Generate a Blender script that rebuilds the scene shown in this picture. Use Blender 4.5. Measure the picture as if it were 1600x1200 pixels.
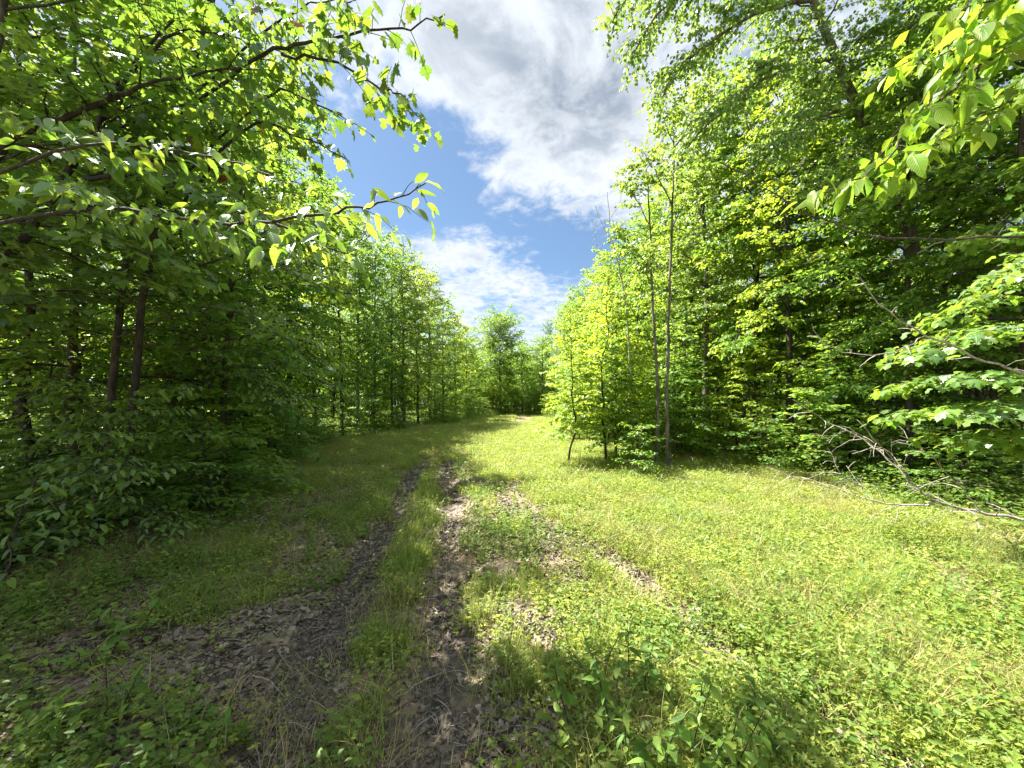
import bpy, bmesh, math, random
import numpy as np
from mathutils import Matrix, Vector

for o in list(bpy.data.objects):
    bpy.data.objects.remove(o)
SC = bpy.context.scene
COL = SC.collection
PI = math.pi
FOC, CX, HY, EYE = 600.0, 800.0, 635.0, 1.6      # focal length, centre column and horizon row of the 1600 px photograph; eye height

# ------------------------------------------------------------------ camera
cam = bpy.data.cameras.new('camera')
cam.sensor_width = 36.0
cam.lens = 36.0 * FOC / 1600.0
cam.shift_y = (HY - 600.0) / 1600.0
cam.clip_start, cam.clip_end = 0.02, 2000.0
camo = bpy.data.objects.new('camera', cam)
COL.objects.link(camo)
camo.location = (0, 0, EYE)
camo.rotation_euler = (PI / 2, 0, 0)
SC.camera = camo

# ------------------------------------------------------------------ light
SUN_EL = math.radians(56)
SUN_DIR = Vector((-0.78, 0.50, 0)).normalized() * math.cos(SUN_EL) + Vector((0, 0, math.sin(SUN_EL)))
sun = bpy.data.lights.new('sun', 'SUN')
sun.energy = 4.4
sun.angle = math.radians(0.55)
sun.color = (1.0, 0.95, 0.86)
suno = bpy.data.objects.new('sun', sun)
COL.objects.link(suno)
suno.rotation_euler = SUN_DIR.to_track_quat('Z', 'Y').to_euler()

vs = SC.view_settings
vs.view_transform = 'Standard'
vs.look = 'None'
vs.gamma = 1.0
vs.use_curve_mapping = False
vs.exposure = 2.3
cy = SC.cycles
cy.max_bounces = 10
cy.diffuse_bounces = 8
cy.glossy_bounces = 2
cy.transmission_bounces = 8
cy.transparent_max_bounces = 4
cy.caustics_reflective = False
cy.caustics_refractive = False
cy.sample_clamp_indirect = 6.0
cy.use_denoising = True
try:
    cy.denoiser = 'OPENIMAGEDENOISE'
    cy.denoising_input_passes = 'RGB_ALBEDO_NORMAL'
except Exception:
    pass


class NT:
    """small helper to write node trees"""
    def __init__(s, nt):
        s.nt = nt
        nt.nodes.clear()

    def n(s, t, **kw):
        nd = s.nt.nodes.new(t)
        for k, v in kw.items():
            setattr(nd, k, v)
        return nd

    def put(s, sock, v):
        if isinstance(v, bpy.types.NodeSocket):
            s.nt.links.new(v, sock)
        elif v is not None:
            if sock.type == 'RGBA' and len(v) == 3:
                v = (*v, 1)
            sock.default_value = v

    def m(s, op, a, b=None, c=None, clamp=False):
        nd = s.n('ShaderNodeMath', operation=op, use_clamp=clamp)
        for i, v in enumerate((a, b, c)):
            s.put(nd.inputs[i], v)
        return nd.outputs[0]

    def vm(s, op, a, b=None, scale=None):
        nd = s.n('ShaderNodeVectorMath', operation=op)
        s.put(nd.inputs[0], a)
        if b is not None:
            s.put(nd.inputs[1], b)
        if scale is not None:
            s.put(nd.inputs['Scale'], scale)
        return nd.outputs['Value'] if op in ('LENGTH', 'DISTANCE', 'DOT_PRODUCT') else nd.outputs[0]

    def noise(s, vec, scale, detail=4, rough=0.55, dist=0.0):
        nd = s.n('ShaderNodeTexNoise')
        if vec is not None:
            s.put(nd.inputs['Vector'], vec)
        nd.inputs['Scale'].default_value = scale
        nd.inputs['Detail'].default_value = detail
        nd.inputs['Roughness'].default_value = rough
        nd.inputs['Distortion'].default_value = dist
        return nd.outputs[0]

    def ramp(s, v, a, b, smooth=True):
        nd = s.n('ShaderNodeMapRange')
        nd.interpolation_type = 'SMOOTHSTEP' if smooth else 'LINEAR'
        s.put(nd.inputs['Value'], v)
        nd.inputs['From Min'].default_value = a
        nd.inputs['From Max'].default_value = b
        return nd.outputs['Result']

    def mix(s, f, a, b, blend='MIX'):
        nd = s.n('ShaderNodeMix', data_type='RGBA', blend_type=blend)
        s.put(nd.inputs[0], f)
        s.put(nd.inputs[6], a)
        s.put(nd.inputs[7], b)
        return nd.outputs[2]

    def mixs(s, f, a, b):
        nd = s.n('ShaderNodeMixShader')
        s.put(nd.inputs[0], f)
        s.put(nd.inputs[1], a)
        s.put(nd.inputs[2], b)
        return nd.outputs[0]


def make_world():
    w = bpy.data.worlds.new('World')
    SC.world = w
    w.use_nodes = True
    t = NT(w.node_tree)
    out = t.n('ShaderNodeOutputWorld')
    bg = t.n('ShaderNodeBackground')
    bg.inputs[1].default_value = 0.06
    sky = t.n('ShaderNodeTexSky', sky_type='NISHITA', sun_disc=False)
    sky.sun_elevation = SUN_EL
    sky.sun_rotation = math.atan2(SUN_DIR.x, SUN_DIR.y)
    sky.altitude = 200
    sky.air_density, sky.dust_density, sky.ozone_density = 1.0, 0.6, 2.0
    tc = t.n('ShaderNodeTexCoord')
    sep = t.n('ShaderNodeSeparateXYZ')
    t.put(sep.inputs[0], tc.outputs['Generated'])
    zz = t.m('ADD', t.m('MAXIMUM', sep.outputs[2], 0.0), 0.16)
    comb = t.n('ShaderNodeCombineXYZ')
    t.put(comb.inputs[0], t.m('DIVIDE', sep.outputs[0], zz))
    t.put(comb.inputs[1], t.m('DIVIDE', sep.outputs[1], zz))
    p = comb.outputs[0]

    def pj(px, py):
        d = Vector(((px - CX) / FOC, 1, (HY - py) / FOC)).normalized()
        return (d.x / (d.z + 0.16), d.y / (d.z + 0.16), 0)

    def blob(px, py, r):
        return t.m('SUBTRACT', 1.0, t.ramp(t.vm('DISTANCE', p, pj(px, py)), 0.0, r))
    wob = t.vm('ADD', p, t.vm('SCALE', t.vm('SUBTRACT', t.n('ShaderNodeTexNoise').outputs[1], (0.5, 0.5, 0.5)), scale=0.0))
    n1 = t.noise(p, 2.3, 10, 0.66, 0.35)
    n2 = t.noise(t.vm('ADD', p, (7.3, 2.1, 0)), 5.5, 8, 0.62, 0.5)
    n3 = t.noise(t.vm('ADD', p, (3.1, 9.4, 0)), 15, 6, 0.62, 0.4)
    cov = t.m('ADD', t.m('MULTIPLY', n1, 0.70), t.m('MULTIPLY', n2, 0.30))
    cov = t.m('ADD', cov, t.m('MULTIPLY', t.m('SUBTRACT', n3, 0.5), 0.50))
    cov = t.m('ADD', cov, 0.05)
    cov = t.m('ADD', cov, 0.075)
    for (px, py, r, a) in ((610, 260, .42, -.40), (690, 205, .16, -.13), (770, 215, .13, -.15), (700, 300, .22, -.10), (905, 400, .45, -.30), (800, 345, .34, -.18), (660, 345, .32, -.22),
                           (880, 120, .50, .22), (720, 90, .30, .14), (740, 270, .20, .06), (960, 260, .40, .14), (730, 450, .9, .05), (600, 110, .3, .06), (700, 365, .22, .1)):
        cov = t.m('ADD', cov, t.m('MULTIPLY', blob(px, py, r), a))
    cloud = t.m('ADD', 0.07, t.m('MULTIPLY', t.ramp(cov, 0.45, 0.76), 0.93))
    thick = t.ramp(t.m('ADD', cov, t.m('MULTIPLY', t.m('SUBTRACT', n2, 0.5), 1.1)), 0.66, 0.98)
    dark = t.m('ADD', t.m('MULTIPLY', blob(895, 120, .42), 0.62), t.m('MULTIPLY', thick, 0.50), clamp=True)
    nz = t.noise(t.vm('ADD', p, (1.3, 4.1, 0)), 3.6, 7, 0.6, 0.6)
    dark = t.m('MULTIPLY', dark, t.ramp(nz, 0.30, 0.62))
    ccol = t.mix(dark, (3.4, 3.6, 3.85), (1.32, 1.58, 1.95))
    skyc = t.mix(1.0, sky.outputs[0], (0.42, 0.52, 0.56), 'MULTIPLY')
    t.put(bg.inputs[0], t.mix(cloud, skyc, ccol))
    t.put(out.inputs[0], bg.outputs[0])


make_world()

# ------------------------------------------------------------------ helpers
RS = np.random.RandomState


def W(px, py, d):
    """a point at depth d metres in front of the camera"""
    return np.array([(px - CX) / FOC * d, d, EYE + (HY - py) / FOC * d])


def unit(v):
    v = np.asarray(v, float)
    return v / (np.linalg.norm(v, axis=-1, keepdims=True) + 1e-9)


def hashn(ix, iy, seed):
    h = (ix.astype(np.int64) * 374761393 + iy.astype(np.int64) * 668265263 + seed * 144665) & 0x7fffffff
    h = ((h ^ (h >> 13)) * 1274126177) & 0x7fffffff
    return ((h ^ (h >> 16)) & 0xffff) / 65535.0


def vnoise(x, y, seed=0):
    x = np.asarray(x, float)
    y = np.asarray(y, float)
    ix, iy = np.floor(x), np.floor(y)
    fx, fy = x - ix, y - iy
    fx, fy = fx * fx * (3 - 2 * fx), fy * fy * (3 - 2 * fy)
    a, b = hashn(ix, iy, seed), hashn(ix + 1, iy, seed)
    c, d = hashn(ix, iy + 1, seed), hashn(ix + 1, iy + 1, seed)
    return (a * (1 - fx) + b * fx) * (1 - fy) + (c * (1 - fx) + d * fx) * fy


def fbm(x, y, seed=0, oct=4):
    s, a, tot = 0, 1.0, 0
    for k in range(oct):
        s = s + a * vnoise(np.asarray(x) * 2 ** k, np.asarray(y) * 2 ** k, seed + k * 17)
        tot += a
        a *= 0.5
    return s / tot


def fast_mesh(name, V, F, mat=None, uv=None, smooth=False, attrs=None):
    """V (n,3); F list of int arrays (m,k)"""
    me = bpy.data.meshes.new(name)
    V = np.ascontiguousarray(V, dtype=np.float32)
    me.vertices.add(len(V))
    me.vertices.foreach_set('co', V.ravel())
    F = [np.asarray(f, dtype=np.int32) for f in F if len(f)]
    if F:
        li = np.concatenate([f.ravel() for f in F])
        cnt = np.concatenate([np.full(len(f), f.shape[1], np.int32) for f in F])
        st = np.concatenate([[0], np.cumsum(cnt)[:-1]]).astype(np.int32)
        me.loops.add(len(li))
        me.loops.foreach_set('vertex_index', li)
        me.polygons.add(len(cnt))
        me.polygons.foreach_set('loop_start', st)
        try:
            me.polygons.foreach_set('loop_total', cnt)
        except Exception:
            pass
        if uv is not None:
            l = me.uv_layers.new(name='UVMap')
            l.data.foreach_set('uv', np.asarray(uv, np.float32)[li].ravel())
    if attrs:
        for k, v in attrs.items():
            a = me.attributes.new(k, 'FLOAT', 'POINT')
            a.data.foreach_set('value', np.asarray(v, np.float32))
    me.update()
    if smooth and len(me.polygons):
        me.polygons.foreach_set('use_smooth', np.ones(len(me.polygons), bool))
    if mat:
        me.materials.append(mat)
    return me


def add(name, me, parent=None, **props):
    o = bpy.data.objects.new(name, me)
    COL.objects.link(o)
    if parent:
        o.parent = parent
    for k, v in props.items():
        if v is not None:
            o[k] = v
    return o


def thing(name, loc, label, category, group=None, rz=0, sc=1):
    o = bpy.data.objects.new(name, None)
    COL.objects.link(o)
    o.location = loc
    o.rotation_euler = (0, 0, rz)
    o.scale = (sc, sc, sc)
    o.empty_display_size = 0.2
    o['label'] = label
    o['category'] = category
    if group:
        o['group'] = group
    return o


def copy_thing(root, loc, rz, sc, label, group=None):
    r = root.copy()
    COL.objects.link(r)
    r.location = loc
    r.rotation_euler = (0, 0, rz)
    r.scale = sc if hasattr(sc, '__len__') else (sc, sc, sc)
    r['label'] = label
    if group:
        r['group'] = group
    for ch in root.children:
        c = ch.copy()
        COL.objects.link(c)
        c.parent = r
    return r


# ------------------------------------------------------------------ materials
def leaf_mat(name, refl, trans, var=0.35, yellow=0.0, gloss=0.05, veins=False, rough=0.42):
    m = bpy.data.materials.new(name)
    m.use_nodes = True
    t = NT(m.node_tree)
    out = t.n('ShaderNodeOutputMaterial')
    geo = t.n('ShaderNodeNewGeometry')
    oi = t.n('ShaderNodeObjectInfo')
    r = t.m('FRACT', t.m('ADD', geo.outputs['Random Per Island'], t.m('MULTIPLY', oi.outputs['Random'], 3.7)))
    r2 = t.m('FRACT', t.m('MULTIPLY', r, 7.31))
    val = t.m('ADD', 1 - var, t.m('MULTIPLY', r, 2 * var))
    val = t.m('MULTIPLY', val, t.m('ADD', 0.84, t.m('MULTIPLY', oi.outputs['Random'], 0.32)))
    warm = t.m('ADD', t.m('MULTIPLY', t.m('SUBTRACT', r2, 0.5), 0.5), t.m('ADD', yellow, t.m('MULTIPLY', t.m('SUBTRACT', oi.outputs['Random'], 0.5), 0.5)))
    tint = t.mix(t.m('ADD', 0.5, warm, clamp=True), (0.74, 1.0, 1.0), (1.26, 1.03, 0.85))
    rc = t.vm('SCALE', t.vm('MULTIPLY', refl, tint), scale=val)
    tcx = t.vm('SCALE', t.vm('MULTIPLY', trans, tint), scale=val)
    nrm = None
    if veins:
        uvn = t.n('ShaderNodeUVMap')
        sp = t.n('ShaderNodeSeparateXYZ')
        t.put(sp.inputs[0], uvn.outputs[0])
        av = t.m('ABSOLUTE', t.m('SUBTRACT', sp.outputs[1], 0.5))
        mid = t.m('SUBTRACT', 1.0, t.ramp(av, 0.012, 0.04))
        fr = t.m('FRACT', t.m('MULTIPLY', t.m('SUBTRACT', sp.outputs[0], t.m('MULTIPLY', av, 0.75)), 9.0))
        tri = t.m('ABSOLUTE', t.m('SUBTRACT', fr, 0.5))
        lat = t.m('MULTIPLY', t.m('SUBTRACT', 1.0, t.ramp(tri, 0.03, 0.13)), 0.6)
        v = t.m('MAXIMUM', mid, lat)
        tcx = t.mix(t.m('MULTIPLY', v, 0.45), tcx, t.vm('SCALE', tcx, scale=0.45))
        rc = t.mix(t.m('MULTIPLY', v, 0.4), rc, t.vm('SCALE', rc, scale=1.3))
        blot = t.noise(t.vm('SCALE', uvn.outputs[0], scale=1.0), 5.0, 3)
        tcx = t.vm('SCALE', tcx, scale=t.m('ADD', 0.75, t.m('MULTIPLY', blot, 0.5)))
        sp2 = t.noise(t.vm('ADD', uvn.outputs[0], t.vm('SCALE', (13.1, 7.7, 3.3), scale=t.m('ADD', r, oi.outputs['Random']))), 9.0, 2, 0.5)
        spot = t.ramp(sp2, 0.66, 0.70)
        tcx = t.mix(spot, tcx, (0.06, 0.035, 0.012))
        rc = t.mix(spot, rc, (0.10, 0.06, 0.025))
        bp = t.n('ShaderNodeBump')
        bp.inputs['Strength'].default_value = 0.35
        bp.inputs['Distance'].default_value = 0.004
        t.put(bp.inputs['Height'], t.m('SUBTRACT', tri, v))
        nrm = bp.outputs[0]
    d = t.n('ShaderNodeBsdfDiffuse')
    t.put(d.inputs[0], rc)
    tr = t.n('ShaderNodeBsdfTranslucent')
    t.put(tr.inputs[0], tcx)
    g = t.n('ShaderNodeBsdfGlossy')
    g.inputs['Roughness'].default_value = rough
    g.inputs[0].default_value = (0.85, 0.92, 0.85, 1)
    if nrm:
        t.put(d.inputs['Normal'], nrm)
        t.put(g.inputs['Normal'], nrm)
    ad = t.n('ShaderNodeAddShader')
    t.put(ad.inputs[0], d.outputs[0])
    t.put(ad.inputs[1], tr.outputs[0])
    lw = t.n('ShaderNodeFresnel')
    lw.inputs[0].default_value = 1.38
    f = t.m('MULTIPLY', lw.outputs[0], gloss * 10)
    f = t.m('MINIMUM', f, gloss * 1.9)
    t.put(out.inputs[0], t.mixs(f, ad.outputs[0], g.outputs[0]))
    return m


def bark_mat(name, dark, light, scale=14, moss=0.0):
    m = bpy.data.materials.new(name)
    m.use_nodes = True
    t = NT(m.node_tree)
    out = t.n('ShaderNodeOutputMaterial')
    b = t.n('ShaderNodeBsdfPrincipled')
    b.inputs['Roughness'].default_value = 0.9
    tc = t.n('ShaderNodeTexCoord')
    mp = t.n('ShaderNodeMapping')
    mp.inputs['Scale'].default_value = (1, 1, 0.22)
    t.put(mp.inputs[0], tc.outputs['Object'])
    n = t.noise(mp.outputs[0], scale, 6, 0.65)
    n2 = t.noise(tc.outputs['Object'], scale * 0.25, 3)
    c = t.mix(t.ramp(n, 0.36, 0.66), dark, light)
    if moss:
        c = t.mix(t.m('MULTIPLY', t.ramp(n2, 0.45, 0.65), moss), c, (0.07, 0.085, 0.03))
    else:
        c = t.mix(t.m('MULTIPLY', t.ramp(n2, 0.5, 0.7), 0.4), c, tuple(x * 1.5 for x in light))
    t.put(b.inputs['Base Color'], c)
    bp = t.n('ShaderNodeBump')
    bp.inputs['Strength'].default_value = 0.7
    bp.inputs['Distance'].default_value = 0.02
    t.put(bp.inputs['Height'], n)
    t.put(b.inputs['Normal'], bp.outputs[0])
    t.put(out.inputs[0], b.outputs[0])
    return m


M = {}
M['maple'] = leaf_mat('maple_leaf', (0.0616, 0.1176, 0.0197), (0.1707, 0.2472, 0.0239), 0.42, 0.0, 0.05)
M['beech'] = leaf_mat('beech_leaf', (0.0678, 0.1254, 0.0222), (0.1771, 0.2702, 0.0299), 0.42, 0.05, 0.05)
M['aspen'] = leaf_mat('aspen_leaf', (0.0763, 0.1254, 0.032), (0.1645, 0.2357, 0.0359), 0.47, 0.0, 0.06)
M['lime'] = leaf_mat('yellow_green_leaf', (0.0862, 0.1366, 0.0173), (0.2404, 0.3047, 0.0239), 0.42, 0.02, 0.05)
M['maple_near'] = leaf_mat('maple_leaf_veined', (0.0566, 0.1098, 0.0197), (0.1645, 0.2357, 0.0239), 0.37, -0.05, 0.05, veins=True)
M['oval_near'] = leaf_mat('oval_leaf_veined', (0.0616, 0.1176, 0.0222), (0.1834, 0.2702, 0.0269), 0.37, 0.0, 0.06, veins=True)
M['spray_near'] = leaf_mat('sunny_leaf_veined', (0.077, 0.125, 0.0176), (0.195, 0.29, 0.02), 0.32, 0.02, 0.02, veins=True)
M['seedling'] = leaf_mat('seedling_leaf', (0.088, 0.145, 0.028), (0.17, 0.235, 0.03), 0.37, 0.0, 0.02, veins=True)
M['red_leaf'] = leaf_mat('young_red_leaf', (0.16, 0.045, 0.03), (0.22, 0.06, 0.03), 0.2, 0.0, 0.05)
M['grass'] = leaf_mat('grass_blade', (0.125, 0.165, 0.040), (0.195, 0.245, 0.04), 0.35, 0.05, 0.04)
M['straw'] = leaf_mat('dry_grass_blade', (0.30, 0.25, 0.13), (0.12, 0.10, 0.05), 0.3, 0.0, 0.02)
M['herb'] = leaf_mat('herb_leaf', (0.145, 0.180, 0.048), (0.215, 0.255, 0.045), 0.35, 0.1, 0.04)
M['weed'] = leaf_mat('weed_leaf', (0.0792, 0.125, 0.0242), (0.143, 0.19, 0.0286), 0.3, 0.0, 0.05)
M['bark'] = bark_mat('grey_brown_bark', (0.028, 0.022, 0.017), (0.105, 0.090, 0.070), 14, 0.35)
M['bark_light'] = bark_mat('pale_grey_bark', (0.055, 0.047, 0.037), (0.23, 0.205, 0.165), 9, 0.3)
M['bark_dark'] = bark_mat('dark_bark', (0.014, 0.011, 0.009), (0.05, 0.042, 0.033), 16, 0.2)
M['twig'] = bark_mat('twig_bark', (0.03, 0.023, 0.017), (0.085, 0.068, 0.05), 30)
M['dead'] = bark_mat('dead_grey_wood', (0.20, 0.175, 0.145), (0.48, 0.44, 0.38), 25)


def litter_mat():
    m = bpy.data.materials.new('dry_leaf')
    m.use_nodes = True
    t = NT(m.node_tree)
    out = t.n('ShaderNodeOutputMaterial')
    oi = t.n('ShaderNodeObjectInfo')
    geo = t.n('ShaderNodeNewGeometry')
    r = t.m('FRACT', t.m('ADD', oi.outputs['Random'], geo.outputs['Random Per Island']))
    c = t.mix(t.ramp(r, 0.0, 0.5), (0.075, 0.054, 0.036), (0.27, 0.215, 0.152))
    c = t.mix(t.ramp(r, 0.5, 1.0), c, (0.46, 0.39, 0.29))
    tc = t.n('ShaderNodeTexCoord')
    c = t.mix(t.m('MULTIPLY', t.noise(tc.outputs['Object'], 40, 3), 0.5), c, (0.08, 0.05, 0.03))
    b = t.n('ShaderNodeBsdfPrincipled')
    b.inputs['Roughness'].default_value = 0.55
    t.put(b.inputs['Base Color'], c)
    t.put(out.inputs[0], b.outputs[0])
    return m


M['litter'] = litter_mat()
M['mud'] = bark_mat('wet_mud', (0.055, 0.044, 0.035), (0.21, 0.175, 0.14), 30)

# ------------------------------------------------------------------ the lie of the land
XL = (np.array([-5, 0, 4.5, 9, 15, 21, 27, 38, 48, 56, 70]), np.array([-4, -3.9, -4.3, -6.4, -8.6, -8.6, -7.4, -4.6, -2.0, 1.0, 2.0]))
XR = (np.array([-5, 0, 3, 5, 10, 15, 25, 35, 48, 56, 70]), np.array([5.4, 5.4, 6.0, 6.6, 7.0, 6.2, 5.0, 4.8, 4.6, 4.2, 2.5]))


def xl(y): return np.interp(y, *XL)
def xr(y): return np.interp(y, *XR)


RUTS = [  # centre line, half width, depth
    (np.array([(-1.10, .6), (-1.13, 1.7), (-1.19, 2.16), (-1.32, 3.05), (-1.49, 4.27), (-1.78, 6.19), (-2.30, 9.1), (-2.62, 11.6), (-2.45, 13.1), (-2.1, 13.6)]), 0.165, 0.085),
    (np.array([(-.38, .6), (-.38, 1.7), (-.42, 2.16), (-.55, 3.05), (-.70, 4.27), (-.98, 6.2), (-1.45, 8.4), (-1.75, 9.8), (-1.95, 11.5)]), 0.17, 0.05),
    (np.array([(-.05, 6.9), (.43, 5.2), (1.07, 4.27), (1.29, 3.37), (1.41, 2.56), (1.58, 2.11), (1.7, 1.7), (1.8, .6)]), 0.21, 0.06),
    (np.array([(4.75, 4.6), (4.4, 3.9), (3.75, 2.95), (3.3, 2.3)]), 0.28, 0.03),
    (np.array([(.3, 54.0), (1.5, 48.5), (1.62, 45.0), (1.15, 40.0), (.95, 37.0)]), 0.55, 0.02),
]


def dist_poly(x, y, pts):
    d = np.full(np.shape(x), 1e9)
    for (a, b) in zip(pts[:-1], pts[1:]):
        ab = b - a
        tt = np.clip(((x - a[0]) * ab[0] + (y - a[1]) * ab[1]) / (ab @ ab), 0, 1)
        d = np.minimum(d, np.hypot(x - a[0] - tt * ab[0], y - a[1] - tt * ab[1]))
    return d


def rutness(x, y):
    """0..1 for each rut (soft, ragged edge)"""
    wob = (fbm(x * 2.2, y * 2.2, 5) - 0.5) * 0.30
    out = []
    for pts, hw, dep in RUTS:
        d = dist_poly(x, y, pts) + wob
        out.append(np.clip(1.35 - d / (hw * 1.25 * (1 + np.clip(y - 4, 0, 10) * .07)), 0, 1))
    return out


def height(x, y):
    x = np.asarray(x, float)
    y = np.asarray(y, float)
    z = (fbm(x * 0.23, y * 0.23, 1) - 0.5) * 0.20 + (fbm(x * 1.7, y * 1.7, 2) - 0.5) * 0.05
    near = np.clip((18 - np.hypot(x, y)) / 8, 0, 1)
    z = z + near * (fbm(x * 7, y * 7, 3, 3) - 0.5) * 0.035
    r = rutness(x, y)
    for (pts, hw, dep), k in zip(RUTS, r):
        z = z - dep * k ** 1.3 + near * k * ((fbm(x * 13, y * 13, 9, 2) - 0.5) * 0.06 + (fbm(x * 5, y * 2.5, 19, 2) - 0.5) * 0.05)
    side = np.maximum(xl(y) - x, x - xr(y))
    z = z + np.clip(side, 0, 30) * 0.012 + np.clip(y - 34, 0, 30) * 0.024
    return z


def gz(x, y):
    return float(height(np.array([x]), np.array([y]))[0])


def spaced(lo, hi, core0, core1, step, grow):
    a = list(np.arange(core0, core1, step))
    s, v = step, core1
    while v < hi:
        a.append(v)
        s *= grow
        v += s
    s, v = step, core0
    pre = []
    while v > lo:
        s *= grow
        v -= s
        pre.append(v)
    return np.array(pre[::-1] + a)


def ground_material():
    m = bpy.data.materials.new('forest_ground')
    m.use_nodes = True
    t = NT(m.node_tree)
    out = t.n('ShaderNodeOutputMaterial')
    b = t.n('ShaderNodeBsdfPrincipled')
    tc = t.n('ShaderNodeTexCoord')
    p = tc.outputs['Object']

    def at(n):
        a = t.n('ShaderNodeAttribute')
        a.attribute_name = n
        return a.outputs['Fac']
    mud, green = at('mud'), at('green')
    n1 = t.noise(p, 3.0, 6, 0.6)
    n2 = t.noise(p, 22, 5, 0.65)
    vo = t.n('ShaderNodeTexVoronoi')
    vo.inputs['Scale'].default_value = 24
    t.put(vo.inputs['Vector'], t.vm('ADD', p, t.vm('SCALE', t.n('ShaderNodeTexNoise').outputs[1], scale=0.0)))
    litter = t.mix(t.m('FRACT', t.m('MULTIPLY', vo.outputs['Color'], 1.0)), (0.14, 0.10, 0.065), (0.40, 0.30, 0.21))
    soil = t.mix(n2, (0.05, 0.038, 0.028), (0.17, 0.128, 0.09))
    c = t.mix(t.ramp(n1, 0.40, 0.56), soil, litter)
    gcol = t.mix(n2, (0.030, 0.055, 0.012), (0.09, 0.13, 0.03))
    c = t.mix(t.m('MULTIPLY', green, 0.75), c, gcol)
    mcol = t.mix(t.ramp(n2, 0.35, 0.65), (0.045, 0.036, 0.028), (0.20, 0.165, 0.125))
    c = t.mix(t.ramp(t.m('ADD', mud, t.m('MULTIPLY', t.m('SUBTRACT', n2, 0.5), 0.5)), 0.25, 0.6), c, mcol)
    t.put(b.inputs['Base Color'], c)
    wet = t.m('MULTIPLY', t.ramp(mud, 0.5, 1.0), t.ramp(n1, 0.40, 0.6))
    t.put(b.inputs['Roughness'], t.m('SUBTRACT', 0.92, t.m('MULTIPLY', wet, 0.55)))
    bp = t.n('ShaderNodeBump')
    bp.inputs['Strength'].default_value = 0.9
    bp.inputs['Distance'].default_value = 0.03
    t.put(bp.inputs['Height'], t.m('ADD', n2, t.m('MULTIPLY', vo.outputs['Distance'], 0.6)))
    t.put(b.inputs['Normal'], bp.outputs[0])
    t.put(out.inputs[0], b.outputs[0])
    return m


def green_cover(x, y):
    """how green the floor is (0..1): grass and herbs in the clearing, sparse in the woods and ruts"""
    x = np.asarray(x, float)
    y = np.asarray(y, float)
    n = fbm(x * 0.9, y * 0.9, 31)
    n2 = fbm(x * 3.1, y * 3.1, 41, 3)
    inside = np.clip((x - xl(y)) / 1.6 + 0.35, 0, 1) * np.clip((xr(y) - x) / 1.2 + 0.3, 0, 1)
    right = np.clip((x + 0.15) / 1.4, 0, 1)
    far = np.clip((y - 4.0) / 5, 0, 1)
    g = 0.02 + .10 * np.clip((y - 3) / 2, 0, 1) + 0.69 * right - .25 * np.exp(-((x - .35) / .7) ** 2 - ((y - 3.4) / 1.5) ** 2) + 0.5 * far * (1 - right)
    g = g + (n - 0.5) * 1.7 + (n2 - 0.5) * 1.5 - .06
    g = g * inside
    r = rutness(x, y)
    k = np.maximum.reduce([r[0], r[1], r[2] * 0.9, r[3] * 0.8, r[4]])
    k = k * np.clip(1.25 - 1.3 * np.clip(fbm(x * 3.3, y * 2.1, 37, 3) - .5, 0, 1) * 2.2, .35, 1)
    g = g * np.clip(1 - 1.35 * k, 0, 1)
    between = np.exp(-((x + np.interp(y, [0, 2, 4.3, 6.2, 9], [.75, .8, 1.1, 1.4, 1.95])) / 0.22) ** 2) * (y < 11)
    g = np.clip(g + between * 0.55 * np.clip((n2 - .30) * 4 + (y < 3.2) * .4, 0, 1) * np.clip(1 - 1.2 * k, 0, 1), 0, 1)
    return g


def build_ground():
    xs = spaced(-170, 170, -3.4, 4.6, 0.04, 1.045)
    ys = spaced(-60, 230, 1.1, 4.6, 0.035, 1.02)
    X, Y = np.meshgrid(xs, ys)
    x, y = X.ravel(), Y.ravel()
    z = height(x, y)
    nx, ny = len(xs), len(ys)
    i = np.arange(nx * ny).reshape(ny, nx)
    F = np.stack([i[:-1, :-1], i[:-1, 1:], i[1:, 1:], i[1:, :-1]], -1).reshape(-1, 4)
    r = rutness(x, y)
    mud = np.maximum.reduce([r[0], r[1] * 0.48, r[2] * 0.35, r[3] * 0.15, r[4] * 0.0])
    g = green_cover(x, y)
    me = fast_mesh('ground', np.stack([x, y, z], -1), [F], ground_material(), smooth=True, attrs={'mud': mud, 'green': g})
    return add('ground', me, kind='structure')


GROUND = build_ground()


# ------------------------------------------------------------------ leaves and wood
def tmpl_oval(n=7, w=0.42, droop=0.16, fold=0.16, twist=0.0, wave=0.0):
    """elliptic pointed leaf: midrib along +x, folded, drooping; returns verts, faces(list), uv"""
    V, UV, Q, T = [], [], [], []
    for k in range(n + 1):
        u = k / n
        ww = w * (math.sin(PI * u ** 0.85) ** 0.8) * (1 - 0.12 * u) if 0 < k < n else 0
        z = -droop * u * u
        if k == 0 or k == n:
            V.append((u, 0, z))
            UV.append((u, .5))
        else:
            for s in (-1, 0, 1):
                tw = twist * u + wave * math.sin(u * 9 + s)
                V.append((u - .03 * wave * s, s * ww * .5 * math.cos(tw), z + fold * ww * abs(s) + s * ww * .5 * math.sin(tw)))
                UV.append((u, .5 + s * .5 * ww / max(w, .01)))
    idx = lambda k, s: 1 + (k - 1) * 3 + s
    T += [(0, idx(1, 1), idx(1, 0)), (0, idx(1, 2), idx(1, 1))]
    for k in range(1, n - 1):
        for s in (0, 1):
            Q.append((idx(k, s), idx(k, s + 1), idx(k + 1, s + 1), idx(k + 1, s)))
    e = len(V) - 1
    T += [(idx(n - 1, 0), idx(n - 1, 1), e), (idx(n - 1, 1), idx(n - 1, 2), e)]
    return np.array(V, float), [np.array(T), np.array(Q)] if Q else [np.array(T)], np.array(UV)


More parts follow.
